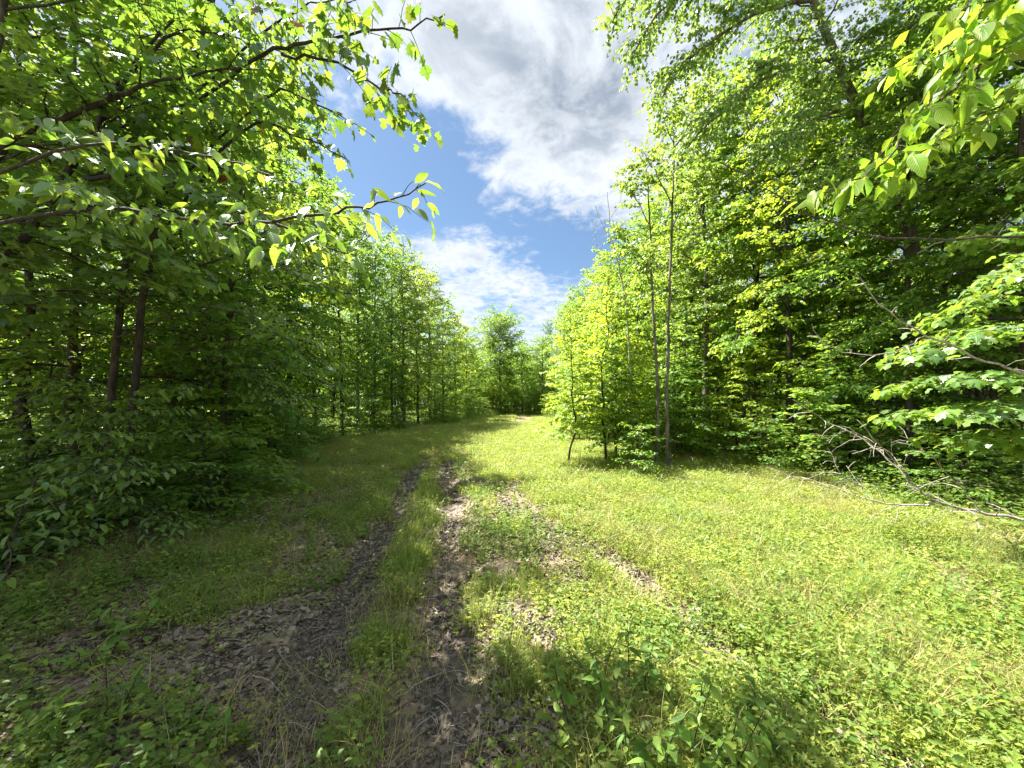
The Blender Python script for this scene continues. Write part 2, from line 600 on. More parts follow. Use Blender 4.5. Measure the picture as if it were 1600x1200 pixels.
def tmpl_maple(droop=0.22, seed=0):
    r = RS(seed)
    half = [(0.02, 0.03), (-0.08, 0.16), (0.06, 0.24), (0.02, 0.42), (0.20, 0.36), (0.32, 0.58), (0.44, 0.40), (0.60, 0.44), (0.56, 0.22), (0.76, 0.20), (0.80, 0.10), (1.0, 0.0)]
    right = [(a, b) for a, b in half]
    left = [(a, -b) for a, b in half[:-1]][::-1]
    pts = right + left
    V = [(0.36, 0, 0.0)] + [(a + r.uniform(-.03, .03), b + r.uniform(-.03, .03), -droop * (max(a, 0) ** 2) - 0.22 * b * b + 0.1 * abs(b)) for a, b in pts]
    n = len(pts)
    T = [(0, 1 + k, 1 + (k + 1) % n) for k in range(n)]
    V = np.array(V, float)
    UV = np.stack([V[:, 0], V[:, 1] + .5], -1)
    return V, [np.array(T)], UV


def tmpl_simple(w=0.6, fold=0.12, droop=0.12):
    V = np.array([(0, 0, 0), (1, 0, -droop), (0.33, w * .5, fold * w), (0.72, w * .36, fold * w * .6 - droop * .5), (0.33, -w * .5, fold * w), (0.72, -w * .36, fold * w * .6 - droop * .5)], float)
    return V, [np.array([(0, 1, 3, 2), (1, 0, 4, 5)])], V[:, :2] + (0, .5)


def tmpl_lobed():
    """cheap five pointed leaf for trees at middle distance (8 triangles)"""
    V = np.array([(0, 0, 0), (1, 0, -.15), (.15, .5, -.05), (.4, .22, .03), (.7, .36, -.06), (.15, -.5, -.05), (.4, -.22, .03), (.7, -.36, -.06)], float)
    T = [(0, 3, 2), (0, 1, 3), (3, 1, 4), (0, 5, 6), (0, 6, 1), (6, 7, 1)]
    return V, [np.array(T)], V[:, :2] + (0, .5)


TM = {'oval': tmpl_oval(), 'oval2': tmpl_oval(7, 0.50, 0.30, 0.10), 'oval3': tmpl_oval(8, 0.44, 0.48, 0.22, 0.7, 0.25), 'oval4': tmpl_oval(8, 0.40, 0.05, 0.30, -0.6, 0.3), 'narrow': tmpl_oval(6, 0.30, 0.25, 0.2), 'maple': tmpl_maple(.2, 1), 'maple2': tmpl_maple(.45, 2),
      'simple': tmpl_simple(), 'broad': tmpl_simple(0.85, 0.1, 0.15), 'lobed': tmpl_lobed(), 'small': tmpl_oval(3, 0.5, .2, .12)}


def leaf_batch(tm, P, D, N, S):
    V, F, UV = TM[tm] if isinstance(tm, str) else tm
    D = unit(D)
    B = unit(np.cross(N, D))
    N = np.cross(D, B)
    S = np.asarray(S, float)[:, None, None]
    out = P[:, None, :] + S * (V[None, :, 0:1] * D[:, None, :] + V[None, :, 1:2] * B[:, None, :] + V[None, :, 2:3] * N[:, None, :])
    k, n = len(V), len(P)
    off = (np.arange(n) * k)
    Fs = [(f[None] + off[:, None, None]).reshape(-1, f.shape[1]) for f in F]
    return out.reshape(-1, 3), Fs, np.tile(UV, (n, 1))


def tube(pts, r, sides=6, close=True):
    """pts (n,3), r (n,) -> verts, quads"""
    pts = np.asarray(pts, float)
    n = len(pts)
    T = np.gradient(pts, axis=0)
    T = unit(T)
    ref = np.array([0, 0, 1.0]) if abs(T[0][2]) < 0.8 else np.array([1.0, 0, 0])
    A = unit(np.cross(T, ref))
    B = np.cross(T, A)
    a = np.arange(sides) / sides * 2 * PI
    V = pts[:, None, :] + np.asarray(r, float)[:, None, None] * (np.cos(a)[None, :, None] * A[:, None, :] + np.sin(a)[None, :, None] * B[:, None, :])
    i = np.arange(n * sides).reshape(n, sides)
    Q = np.stack([i[:-1], np.roll(i, -1, 1)[:-1], np.roll(i, -1, 1)[1:], i[1:]], -1).reshape(-1, 4)
    return V.reshape(-1, 3), Q


def merge(parts):
    Vs, Qs, o = [], [], 0
    for v, q in parts:
        Vs.append(v)
        Qs.append(q + o)
        o += len(v)
    if not Vs:
        return np.zeros((0, 3)), np.zeros((0, 4), int)
    return np.concatenate(Vs), np.concatenate(Qs)


def curve(pts, n, rng=None, wob=0.0):
    """smooth resample of a polyline (Catmull-Rom), with optional wobble"""
    p = np.asarray(pts, float)
    if len(p) == 2:
        p = np.array([p[0], p[0] * .67 + p[1] * .33, p[0] * .33 + p[1] * .67, p[1]])
    e = np.concatenate([[2 * p[0] - p[1]], p, [2 * p[-1] - p[-2]]])
    out = []
    m = len(p) - 1
    for k in range(n):
        s = k / (n - 1) * m
        i = min(int(s), m - 1)
        f = s - i
        a, b, c, d = e[i], e[i + 1], e[i + 2], e[i + 3]
        out.append(.5 * ((2 * b) + (c - a) * f + (2 * a - 5 * b + 4 * c - d) * f * f + (3 * b - a - 3 * c + d) * f ** 3))
    out = np.array(out)
    if rng is not None and wob:
        w = rng.normal(0, wob, out.shape)
        w[0] = 0
        w = np.cumsum(w, 0) * .5 + w * .5
        w -= np.linspace(0, 1, n)[:, None] * w[-1] * .5
        out = out + w
    return out


UP = np.array([0, 0, 1.0])


def twigs_on(limb, r0, rng, f0=0.2, step=0.16, length=0.55, flat=0.25, droop=0.12, taper=0.6, lead=True, fwd=0.75, rmin=.0022):
    """side twigs of a limb: list of (pts, r)"""
    seg = np.linalg.norm(np.diff(limb, axis=0), axis=1)
    s = np.concatenate([[0], np.cumsum(seg)])
    L = s[-1]
    out = []
    side = 1 if rng.rand() < .5 else -1
    pos = f0 * L
    while pos < L * 0.985:
        t = pos / L
        p = np.array([np.interp(pos, s, limb[:, k]) for k in range(3)])
        i = min(np.searchsorted(s, pos), len(limb) - 1)
        tg = unit(limb[i] - limb[max(i - 1, 0)])
        h = np.cross(tg, UP)
        if np.linalg.norm(h) < .3:
            h = unit(rng.normal(0, 1, 3) * (1, 1, 0.2))
        h = unit(h)
        d = unit(h * side * (1.0 + rng.normal(0, .15)) + tg * (fwd + rng.normal(0, .2)) + UP * rng.normal(0.05, flat))
        ln = length * (1 - taper * t) * rng.uniform(.6, 1.3)
        e = p + d * ln
        mid = (p + e) / 2 + UP * ln * droop * .5 + rng.normal(0, .03 * ln, 3)
        e = e - UP * ln * droop
        out.append((np.array([p, mid, e]), max(r0 * .35 * (1 - .5 * t), rmin)))
        side = -side
        pos += step * rng.uniform(.7, 1.3)
    if lead:
        out.append((np.array([limb[-2], limb[-1] * .5 + limb[-2] * .5, limb[-1]]), r0 * .25))
    return out


def leaves_on(twigs, rng, spacing=0.055, size=0.1, jit=0.35, droop=0.35, f0=0.15, lift=0.0):
    """leaf positions along twigs: P, D, N, S"""
    P, D, S = [], [], []
    for pts, r in twigs:
        a, b, c = pts[0], pts[len(pts) // 2], pts[-1]
        ln = np.linalg.norm(c - a)
        n = max(int(ln / spacing), 2)
        t = np.linspace(f0, 1, n) + rng.uniform(-.3, .3, n) / n
        t = np.clip(t, 0, 1)[:, None]
        p = a * (1 - t) ** 2 + 2 * (2 * b - (a + c) / 2) * t * (1 - t) + c * t * t
        tg = unit(c - a)
        h = np.cross(tg, UP)
        h = unit(h) if np.linalg.norm(h) > .2 else np.array([1.0, 0, 0])
        sd = np.where(np.arange(n) % 2 == 0, 1, -1)[:, None] * rng.uniform(.6, 1.2, (n, 1))
        sd[-1] *= .15
        d = tg * rng.uniform(.35, .9, (n, 1)) + h * sd - UP * (droop * rng.uniform(.2, 1.6, (n, 1))) + rng.normal(0, .18, (n, 3))
        P.append(p + rng.normal(0, .012, (n, 3)))
        D.append(d)
        S.append(size * rng.uniform(.65, 1.2, n) * (1 - .15 * (t[:, 0] > .9)))
    if not P:
        return None
    P, D, S = np.concatenate(P), unit(np.concatenate(D)), np.concatenate(S)
    N = unit(UP + rng.normal(0, jit, P.shape) + lift * unit(P - P.mean(0)))
    return P, D, N, S


def wood_mesh(name, polys, mat, sides):
    return fast_mesh(name, *[(lambda v, q: (v, [q]))(*merge([tube(p, r, sides if rr > .02 else max(3, sides - 2) if rr > .006 else 3) for (p, r, rr) in polys]))][0], mat, smooth=True)


# ------------------------------------------------------------------ tree prototypes (whole trees grown in code)
def grow(seed, H=11, r0=.11, h0=.3, R=2.4, nl=26, e0=0.0, e1=1.0, prof='dome', leaf='simple', lsize=.11, lspace=.06, tstep=.2, tlen=.8, flat=.3, jit=.4, droop=.35, lean=(0, 0), sub=True, wob=.05,
         lmat='maple', bmat='bark', ldroop=.12):
    rng = RS(seed)
    nl, tstep, lspace = int(nl * 1.3), tstep * .58, lspace * .62
    trunk = curve([(0, 0, -.1), (lean[0] * .25, lean[1] * .25, H * .33), (lean[0] * .6, lean[1] * .6, H * .66), (lean[0], lean[1], H)], 14, rng, wob)
    rad = r0 * (1 - np.linspace(0, 1, 14) ** 1.15 * .93)
    b0, b1 = trunk[0], trunk[1]
    flare = np.array([b0 * (1 - f) + b1 * f for f in (0, .16, .30, .5)])
    frad = np.array([2.1, 1.5, 1.2, 1.05]) * r0
    polys = [(np.concatenate([flare, trunk[1:]]), np.concatenate([frad, rad[1:]]), 1)]
    tw = []
    az = rng.uniform(0, 6.28)
    for k in range(nl):
        t = (k + rng.uniform(0, .8)) / nl
        zf = h0 + (1 - h0) * t * .97
        az += 2.4 + rng.normal(0, .35)
        p = np.array([np.interp(zf * H, trunk[:, 2], trunk[:, j]) for j in range(3)])
        pr = {'dome': math.sqrt(max(0.05, 1 - ((t - .38) / .66) ** 2)), 'cone': (1.04 - t) ** .55, 'vase': .5 + .6 * t if t < .75 else 1.0 - (t - .75) * 2.2,
              'round': math.sqrt(max(0.05, 1 - ((t - .52) / .58) ** 2)), 'wide': math.sqrt(max(0.02, 1 - max(0, t - .25) ** 2 / .6))}[prof]
        L = max(R * pr * rng.uniform(.65, 1.15), .25)
        el = e0 + (e1 - e0) * t + rng.normal(0, .12)
        d = np.array([math.cos(az) * math.cos(el), math.sin(az) * math.cos(el), math.sin(el)])
        b = p + d * L * .5 + UP * L * .04
        e = p + d * L - UP * L * ldroop + rng.normal(0, .06 * L, 3)
        limb = curve([p, b, e], 7, rng, .015 * L)
        lr = max(r0 * .34 * (1 - .6 * t), .008)
        polys.append((limb, np.linspace(lr, .004, 7), lr))
        one = twigs_on(limb, lr * .5, rng, .18, tstep, min(tlen, L * .55), flat, .1)
        if sub:
            two = []
            for pts, r in one:
                if np.linalg.norm(pts[-1] - pts[0]) > .45:
                    two += twigs_on(curve(pts, 5), r, rng, .3, tstep * .9, .3, flat * 1.2, .1, lead=False)
            tw += two
        tw += one
    for pts, r in tw:
        polys.append((pts, np.linspace(r, r * .4, len(pts)), r))
    P, D, N, S = leaves_on(tw, rng, lspace, lsize, jit, droop)
    v, f, uv = leaf_batch(leaf, P, D, N, S)
    crown = fast_mesh('crown', v, f, M[lmat])
    wood = wood_mesh('trunk', polys, M[bmat], 8)
    return wood, crown, len(P)


PROTO = {}
TRIS = []


def proto(key, category='tree', **kw):
    wood, crown, n = grow(**kw)
    PROTO[key] = (wood, crown, category)
    TRIS.append(sum(len(p.vertices) - 2 for p in crown.polygons) + sum(len(p.vertices) - 2 for p in wood.polygons))
    print('proto', key, 'leaves', n, 'tris', sum(len(p.vertices) - 2 for p in crown.polygons) + sum(len(p.vertices) - 2 for p in wood.polygons))


# tall trees of the woods
proto('maple_a', seed=1, H=11.5, r0=.085, h0=.22, R=2.9, nl=36, e0=-.1, e1=.75, prof='dome', leaf='lobed', lsize=.122, lspace=.072, tstep=.26, tlen=1.0, flat=.28, jit=.45)
proto('maple_b', seed=2, H=12.5, r0=.095, h0=.26, R=2.8, nl=36, e0=.0, e1=.8, prof='dome', leaf='lobed', lsize=.122, lspace=.072, tstep=.26, tlen=1.0, flat=.32, jit=.48, lean=(.5, .2), lmat='beech')
proto('beech', seed=3, H=10, r0=.075, h0=.14, R=2.5, nl=38, e0=-.1, e1=.7, prof='cone', leaf='simple', lsize=.115, lspace=.07, tstep=.24, tlen=.9, flat=.2, jit=.35, lmat='beech')
proto('aspen', seed=4, H=13, r0=.10, h0=.24, R=2.2, nl=38, e0=.2, e1=.95, prof='dome', leaf='broad', lsize=.09, lspace=.055, tstep=.21, tlen=.75, flat=.45, jit=.7, droop=.7, lmat='aspen', bmat='bark_light')
proto('lime', seed=5, H=11, r0=.10, h0=.20, R=2.6, nl=36, e0=0, e1=.75, prof='dome', leaf='simple', lsize=.115, lspace=.068, tstep=.23, tlen=.9, flat=.36, jit=.5, lmat='lime')
proto('tall', seed=6, H=13, r0=.09, h0=.42, R=2.4, nl=18, e0=.1, e1=.9, prof='dome', leaf='simple', lsize=.15, lspace=.095, tstep=.3, tlen=.9, flat=.3, jit=.45, lmat='maple', bmat='bark_dark', wob=.08)
proto('tall_b', seed=7, H=12, r0=.07, h0=.36, R=2.2, nl=18, e0=.0, e1=.9, prof='dome', leaf='simple', lsize=.14, lspace=.09, tstep=.3, tlen=.8, flat=.3, jit=.45, lmat='beech', bmat='bark_dark', lean=(.6, -.3), wob=.1)
proto('oak', seed=8, H=13.5, r0=.13, h0=.10, R=5.0, nl=92, e0=.2, e1=.8, prof='round', leaf='simple', lsize=.19, lspace=.135, tstep=.36, tlen=1.3, flat=.75, jit=.7, lmat='lime', sub=True)
# leafy to the ground, for the far end
proto('full', seed=9, H=11, r0=.12, h0=.03, R=3.1, nl=52, e0=.0, e1=.8, prof='round', leaf='simple', lsize=.17, lspace=.11, tstep=.32, tlen=1.0, flat=.5, jit=.65, lmat='beech')
proto('full_b', seed=10, H=11.5, r0=.12, h0=.05, R=2.8, nl=50, e0=.1, e1=.85, prof='round', leaf='simple', lsize=.16, lspace=.10, tstep=.30, tlen=1.0, flat=.5, jit=.65, lmat='lime', lean=(.3, .3))
# understorey
proto('sapling', seed=11, H=4.2, r0=.03, h0=.10, R=1.3, nl=34, e0=0, e1=.8, prof='cone', leaf='lobed', lsize=.105, lspace=.07, tstep=.16, tlen=.5, flat=.12, jit=.25, lmat='beech', sub=True, bmat='bark')
proto('sapling_lime', seed=12, H=4.6, r0=.034, h0=.17, R=1.25, nl=34, e0=0, e1=.8, prof='cone', leaf='lobed', lsize=.105, lspace=.07, tstep=.16, tlen=.5, flat=.14, jit=.28, lmat='lime', sub=True, bmat='bark_dark')
proto('shrub', category='shrub', seed=13, H=1.7, r0=.018, h0=.12, R=.85, nl=16, e0=.1, e1=.9, prof='wide', leaf='simple', lsize=.085, lspace=.055, tstep=.12, tlen=.38, flat=.2, jit=.35, lmat='maple', sub=True, bmat='twig')
proto('shrub_b', category='shrub', seed=14, H=1.2, r0=.014, h0=.15, R=.75, nl=13, e0=0, e1=.7, prof='wide', leaf='simple', lsize=.10, lspace=.06, tstep=.13, tlen=.36, flat=.1, jit=.25, lmat='beech', sub=True, bmat='twig')

FIRST = {}
CENSUS = []


def place(key, name, x, y, label, H=1.0, wide=None, rz=None, group=None, category=None, rng=random.Random(5)):
    wood, crown, cat = PROTO[key]
    rz = rng.uniform(0, 6.28) if rz is None else rz
    z = gz(x, y) - .03
    sc = (wide or H, wide or H, H)
    k = (key, name)
    if k in FIRST:
        o = copy_thing(FIRST[k], (x, y, z), rz, sc, label, group)
    else:
        o = thing(name, (x, y, z), label, category or cat, group, rz)
        o.scale = sc
        add('trunk' if cat == 'tree' else 'stem', wood, o)
        add('crown', crown, o, kind='stuff')
        FIRST[k] = o
    if category:
        o['category'] = category
    CENSUS.append((x, y))
    return o


ORD = ['first', 'second', 'third', 'fourth', 'fifth', 'sixth', 'seventh', 'eighth', 'ninth', 'tenth', 'eleventh', 'twelfth', 'thirteenth', 'fourteenth', 'fifteenth', 'sixteenth', 'seventeenth',
       'eighteenth', 'nineteenth', 'twentieth']
KIND_NAME = {'maple_a': ('maple_tree', 'spreading tiered maple'), 'maple_b': ('maple_tree', 'slightly leaning maple'), 'beech': ('beech_tree', 'low branched beech'),
             'aspen': ('aspen_tree', 'slim small leaved aspen'), 'lime': ('lime_tree', 'yellow green broadleaf tree'), 'tall': ('woodland_tree', 'tall dark trunked tree'), 'tall_b': ('woodland_tree', 'thin leaning dark tree'), 'oak': ('oak_tree', 'rounded full crowned oak'), 'full': ('maple_tree', 'full crowned bushy maple'), 'full_b': ('lime_tree', 'bushy yellow green broadleaf tree')}

rr = random.Random(77)
# edge of the woods on both sides of the clearing: (kind, x, y, height factor, spread factor)
LEFT_EDGE = [('maple_a', -7.2, 6.3, 10, .9), ('beech', -6.6, 8.2, 9.5, .9), ('tall', -8.2, 9.6, 11.5, .95), ('maple_b', -7.9, 11.4, 11.8, .95), ('beech', -8.5, 13.2, 11.5, 1.0), ('maple_a', -8.9, 15.2, 12.4, 1.0),
             ('lime', -9.0, 17.6, 12, .95), ('maple_b', -8.9, 20.2, 12.5, 1.0), ('aspen', -9.0, 22.4, 13, 1.15), ('full', -8.9, 24.8, 12.4, .85), ('lime', -8.4, 27.0, 13, 1.0), ('aspen', -8.2, 29.0, 14, 1.4),
             ('full_b', -7.7, 31.6, 13, .9), ('aspen', -7.3, 34.0, 13.8, 1.4), ('full', -6.7, 37.0, 11.5, .9), ('full_b', -6.0, 41.0, 10.8, .9), ('full', -5.4, 46.0, 10.2, .9)]
RIGHT_EDGE = [('maple_a', 8.9, 6.6, 11.5, 1.0), ('beech', 8.6, 8.4, 11, 1.0), ('lime', 8.0, 11.0, 12, 1.0), ('maple_a', 8.2, 12.9, 13, 1.0), ('aspen', 6.9, 13.6, 12.6, 1.2), ('lime', 7.4, 15.6, 12, 1.0), ('maple_b', 7.2, 18.0, 12, 1.0),
              ('full_b', 7.0, 20.4, 11.5, .85), ('lime', 6.6, 23.2, 11.4, 1.0), ('full', 6.8, 26.2, 12, .85), ('full_b', 6.6, 29.6, 12, .9), ('maple_b', 6.5, 33.6, 12.4, 1.0), ('full_b', 6.4, 38.0, 12.6, .9), ('full', 6.4, 43.0, 12.5, .95),
              ('aspen', 6.4, 48.0, 13.5, 1.1)]
PH = {'maple_a': 11.5, 'maple_b': 12.5, 'beech': 10, 'aspen': 13, 'lime': 11, 'tall': 13, 'tall_b': 12, 'oak': 13.5, 'full': 11, 'full_b': 11.5}
for side, lst, lab in (('left', LEFT_EDGE, "on the clearing's left edge"), ('right', RIGHT_EDGE, "on the clearing's right edge")):
    cnt = {}
    for key, x, y, h, w in lst:
        nm, txt = KIND_NAME[key]
        k = cnt.get(key, 0)
        cnt[key] = k + 1
        nth = 'nearest' if k == 0 else ORD[k] + ' nearest'
        place(key, nm, x, y, f'{txt}, {nth} of its kind {lab}', h / PH[key], w, group=f"trees along the {side} edge of the clearing")

# far end of the clearing
place('oak', 'oak_tree', -1.7, 54.0, 'rounded full crowned oak closing the far end of the clearing', 1.0, .98, group='trees closing the far end')
place('full', 'maple_tree', 4.4, 55.0, 'bushy maple standing just right of the rounded oak at the far end', 1.0, 1.05, group='trees closing the far end')
place('aspen', 'aspen_tree', 5.6, 60.0, 'tall thin aspen rising above the far end right of the rounded oak', 1.12, .9, group='trees closing the far end')
place('full_b', 'lime_tree', -5.6, 52.0, 'bushy yellow green tree just left of the rounded oak at the far end', .78, .95, group='trees closing the far end')
place('full', 'maple_tree', 1.6, 59.0, 'bushy maple close behind the bend of the trail at the far end', .92, 1.05, group='trees closing the far end')
place('full_b', 'lime_tree', -4.3, 61.0, 'bushy tree showing behind the left flank of the rounded far oak', .95, 1.0, group='trees closing the far end')
place('full', 'maple_tree', 7.6, 54.0, 'full crowned bushy maple furthest right at the far end', 1.08, 1.0, group='trees closing the far end')
place('full', 'maple_tree', -8.2, 55.0, 'full crowned bushy maple furthest left at the far end', .95, 1.0, group='trees closing the far end')
for x, y, k, h, w, lb in ((.4, 56.5, 'full', .34, .62, 'round bush closing the gap between the far oak and the trail bend'), (-6.8, 49.5, 'full_b', .32, .7, 'round bush at the left end of the far hedge of bushes'),
                          (5.6, 52.6, 'full', .36, .8, 'wide bush under the far maple right of the oak'), (-4.9, 53.0, 'full_b', .30, .75, 'wide bush under the yellow green tree left of the far oak'),
                          (-2.5, 51.8, 'full_b', .33, .70, 'bush hiding the foot of the far oak'), (-3.9, 47.5, 'full', .22, .5, 'low bush a few steps left and in front of the far oak'), (-.9, 50.8, 'full', .22, .6, 'low wide bush right of the foot of the far oak'),
                          (3.0, 52.0, 'full', .28, .6, 'bushy shrub right of the trail bend at the far end'), (-4.9, 43.6, 'full', .26, .55, 'wide shrub on the left edge shortly before the far oak'), (4.6, 46.0, 'full_b', .26, .55, 'bushy shrub on the right edge near the trail bend'),
                          (-5.9, 39.5, 'full_b', .24, .5, 'low shrub at the left edge under the last left trees'), (-6.6, 35.2, 'full', .24, .5, 'low shrub at the left edge two trees nearer than the last ones')):
    place(k, 'bush', x, y, lb, h, w, group='bushes at the far end', category='shrub')

for k in range(9):
    place('full' if k % 2 else 'full_b', 'bush', -9.5 + 2.35 * k + (k % 3) * .3, 57.6 + (k * 7 % 4) * .5, f'{ORD[k]} bush from the left in the row of bushes behind the far oak', .30 + .03 * (k % 3), .62, group='row of bushes behind the far oak', category='shrub')

# woods on both sides, behind the edge
FRONT = {'left': [], 'right': []}


def woods():
    pts = [(x, y) for x, y in CENSUS]
    n = 0
    tries = 0
    while n < 120 and tries < 6000:
        tries += 1
        left = rr.random() < .52
        y = 3 + 45 * rr.random() ** 1.35
        off = 1.2 + 17 * rr.random() ** 1.25
        x = (xl(y) - off) if left else (xr(y) + off + .8)
        if abs(x) / y > 1.75 or (abs(x) < 8 and y < 5):
            continue
        if min((x - a) ** 2 + (y - b) ** 2 for a, b in pts) < (1.35 + .02 * y) ** 2:
            continue
        pts.append((x, y))
        key = rr.choice(['tall', 'tall_b', 'tall'] if off > 4.5 else ['tall', 'tall_b', 'tall', 'maple_a', 'beech'] if left else ['tall', 'maple_b', 'beech', 'maple_a', 'lime'])
        s = 'left' if left else 'right'
        if off > 6:
            lab = f'dark trunked tree standing deep in the woods on the {s}'
        else:
            lab = f'dark trunked tree standing a few steps inside the woods on the {s}'
        o_ = place(key, 'woodland_tree', x, y, lab, rr.uniform(.9, 1.08) * (12 / PH[key]), rr.uniform(.9, 1.1), group=f'{"deep" if off > 6 else "front"} trees of the woods on the {s}')
        if off <= 6:
            FRONT[s].append(o_)
        n += 1
    for s, lst in FRONT.items():
        for k, o in enumerate(sorted(lst, key=lambda o: o.location.y)):
            o['label'] = f'tree just inside the {s} woods, ' + (ORD[k] + ' nearest' if k else 'the nearest') + ' of those behind the edge trees' if k < 20 else f'tree just inside the {s} woods towards the far end of the clearing'
    print('woods', n)


woods()

# understorey saplings and shrubs in the woods' edge
def understorey():
    ul = [(-5.2, 6.6), (-6.3, 9.8), (-7.3, 10.6), (-8.1, 13.9), (-8.8, 16.4), (-8.5, 19.0), (-8.6, 23.2), (-7.9, 27.6), (-6.8, 33.0), (-10.5, 12.0), (-9.9, 9.0), (-8.6, 7.2)]
    ur = [(7.6, 9.0), (7.0, 11.2), (8.9, 10.0), (6.3, 15.0), (6.0, 17.0), (5.6, 20.0), (5.2, 23.5), (5.0, 27.5), (4.9, 33.0), (9.4, 7.4), (10.5, 9.2), (8.0, 13.8)]
    for s, lst in (('left', ul), ('right', ur)):
        lst = sorted(lst, key=lambda p: p[1])
        for k, (x, y) in enumerate(lst):
            key = rr.choice(['sapling', 'sapling']) if s == 'left' else rr.choice(['sapling', 'sapling_lime'])
            w = 'nearest' if k == 0 else ORD[k] + ' nearest'
            place(key, 'maple_sapling', x, y, f'young tiered maple, {w} of the saplings edging the woods on the {s}', rr.uniform(.75, 1.15), rr.uniform(.9, 1.25), group=f'saplings edging the woods on the {s}', category='sapling')
    bl = [(-4.1, 5.2), (-4.7, 6.0), (-5.6, 7.9), (-6.6, 7.0), (-7.0, 12.0), (-6.0, 5.6), (-7.9, 15.4), (-8.0, 20.6), (-7.4, 25.2), (-8.3, 10.3)]
    br = [(7.5, 6.3), (8.6, 5.8), (7.4, 7.8), (6.5, 9.7), (5.4, 12.2), (5.6, 14.0), (8.2, 9.3), (9.6, 8.4), (5.0, 18.4), (4.6, 22.0)]
    for s, lst in (('left', bl), ('right', br)):
        lst = sorted(lst, key=lambda p: p[1])
        for k, (x, y) in enumerate(lst):
            w = 'nearest' if k == 0 else ORD[k] + ' nearest'
            place(rr.choice(['shrub', 'shrub_b']), 'shrub', x, y, f'low leafy shrub, {w} of those fringing the {s} woods', rr.uniform(.6, .95), rr.uniform(.9, 1.3), group=f'low shrubs fringing the woods on the {s}')


understorey()

# three young trees standing out in the grass on the right
place('sapling_lime', 'maple_sapling', 1.6, 10.3, 'yellow green sapling standing alone in the grass on a thin dark straight stem', .92, .95, group='young trees in the grass', category='sapling')
place('sapling_lime', 'maple_sapling', 2.62, 10.8, 'taller yellow green sapling with a bent dark stem, left of the two slender trunks', 1.2, 1.05, rz=2.0, group='young trees in the grass', category='sapling')
place('sapling', 'maple_sapling', 2.95, 11.1, 'leafy sapling close behind the bent stemmed sapling', 1.0, .9, group='young trees in the grass', category='sapling')
for k, (x, y, h, w) in enumerate(((4.9, 11.4, 1.0, 1.1), (3.3, 12.6, 1.2, 1.15), (4.4, 13.6, 1.35, 1.2), (5.6, 12.6, 1.1, 1.2), (3.9, 15.2, 1.4, 1.3), (4.9, 16.2, 1.5, 1.3), (3.3, 17.6, 1.25, 1.2), (4.3, 19.0, 1.5, 1.4), (5.2, 20.5, 1.6, 1.4), (3.9, 22.5, 1.5, 1.4))):
    place('sapling' if k % 3 == 0 else 'sapling_lime', 'maple_sapling', x, y, f'leafy young tree, {ORD[k]} nearest of those crowding behind the two slender trunks', h, w, group='young trees crowding in front of the right woods', category='sapling')
place('shrub_b', 'bush', 2.85, 8.7, 'small bush on a short dark stem in front of the two slender trunks', 1.0, .9, group='young trees in the grass')


# ------------------------------------------------------------------ trees close to the camera, leaf by leaf
LEAF_ME = {}


def leaf_data(tm, mat):
    k = (tm, mat)
    if k not in LEAF_ME:
        V, F, UV = TM[tm]
        LEAF_ME[k] = fast_mesh('leaf', V, F, M[mat], uv=UV, smooth=True)
    return LEAF_ME[k]


def leaf_objects(root, base, tms, mat, P, D, N, S, cap=300, rng=None, mat_special=None):
    """the largest leaves in the picture become objects, the others one part of kind stuff"""
    D = unit(D)
    B = unit(np.cross(N, D))
    N = np.cross(D, B)
    dist = np.linalg.norm(P - np.array([0, 0, EYE]), axis=1)
    px = CX + FOC * P[:, 0] / np.maximum(P[:, 1], .05)
    py = HY - FOC * (P[:, 2] - EYE) / np.maximum(P[:, 1], .05)
    seen = (P[:, 1] > .1) & (px > -40) & (px < 1640) & (py > -40) & (py < 1240)
    big = np.where(seen, S / np.maximum(P[:, 1], .1) * FOC, 0)
    order = np.argsort(-big)
    pick = order[:cap][big[order[:cap]] >= 8]
    for n, i in enumerate(pick):
        tm = tms[i % len(tms)]
        o = bpy.data.objects.new('leaf', leaf_data(tm, mat_special if (mat_special and i % 41 == 0) else mat))
        COL.objects.link(o)
        o.parent = root
        s = S[i]
        p = P[i] - base
        o.matrix_basis = Matrix(((D[i][0] * s, B[i][0] * s, N[i][0] * s, p[0]), (D[i][1] * s, B[i][1] * s, N[i][1] * s, p[1]), (D[i][2] * s, B[i][2] * s, N[i][2] * s, p[2]), (0, 0, 0, 1)))
    rest = np.setdiff1d(np.arange(len(P)), pick)
    if len(rest):
        v, f, uv = leaf_batch({'maple': 'lobed', 'oval': 'small', 'oval2': 'small'}.get(tms[0], tms[0]), P[rest] - base, D[rest], N[rest], S[rest])
        add('foliage', fast_mesh('foliage', v, f, M[mat], uv=uv), root, kind='stuff')
    return len(pick), len(rest)


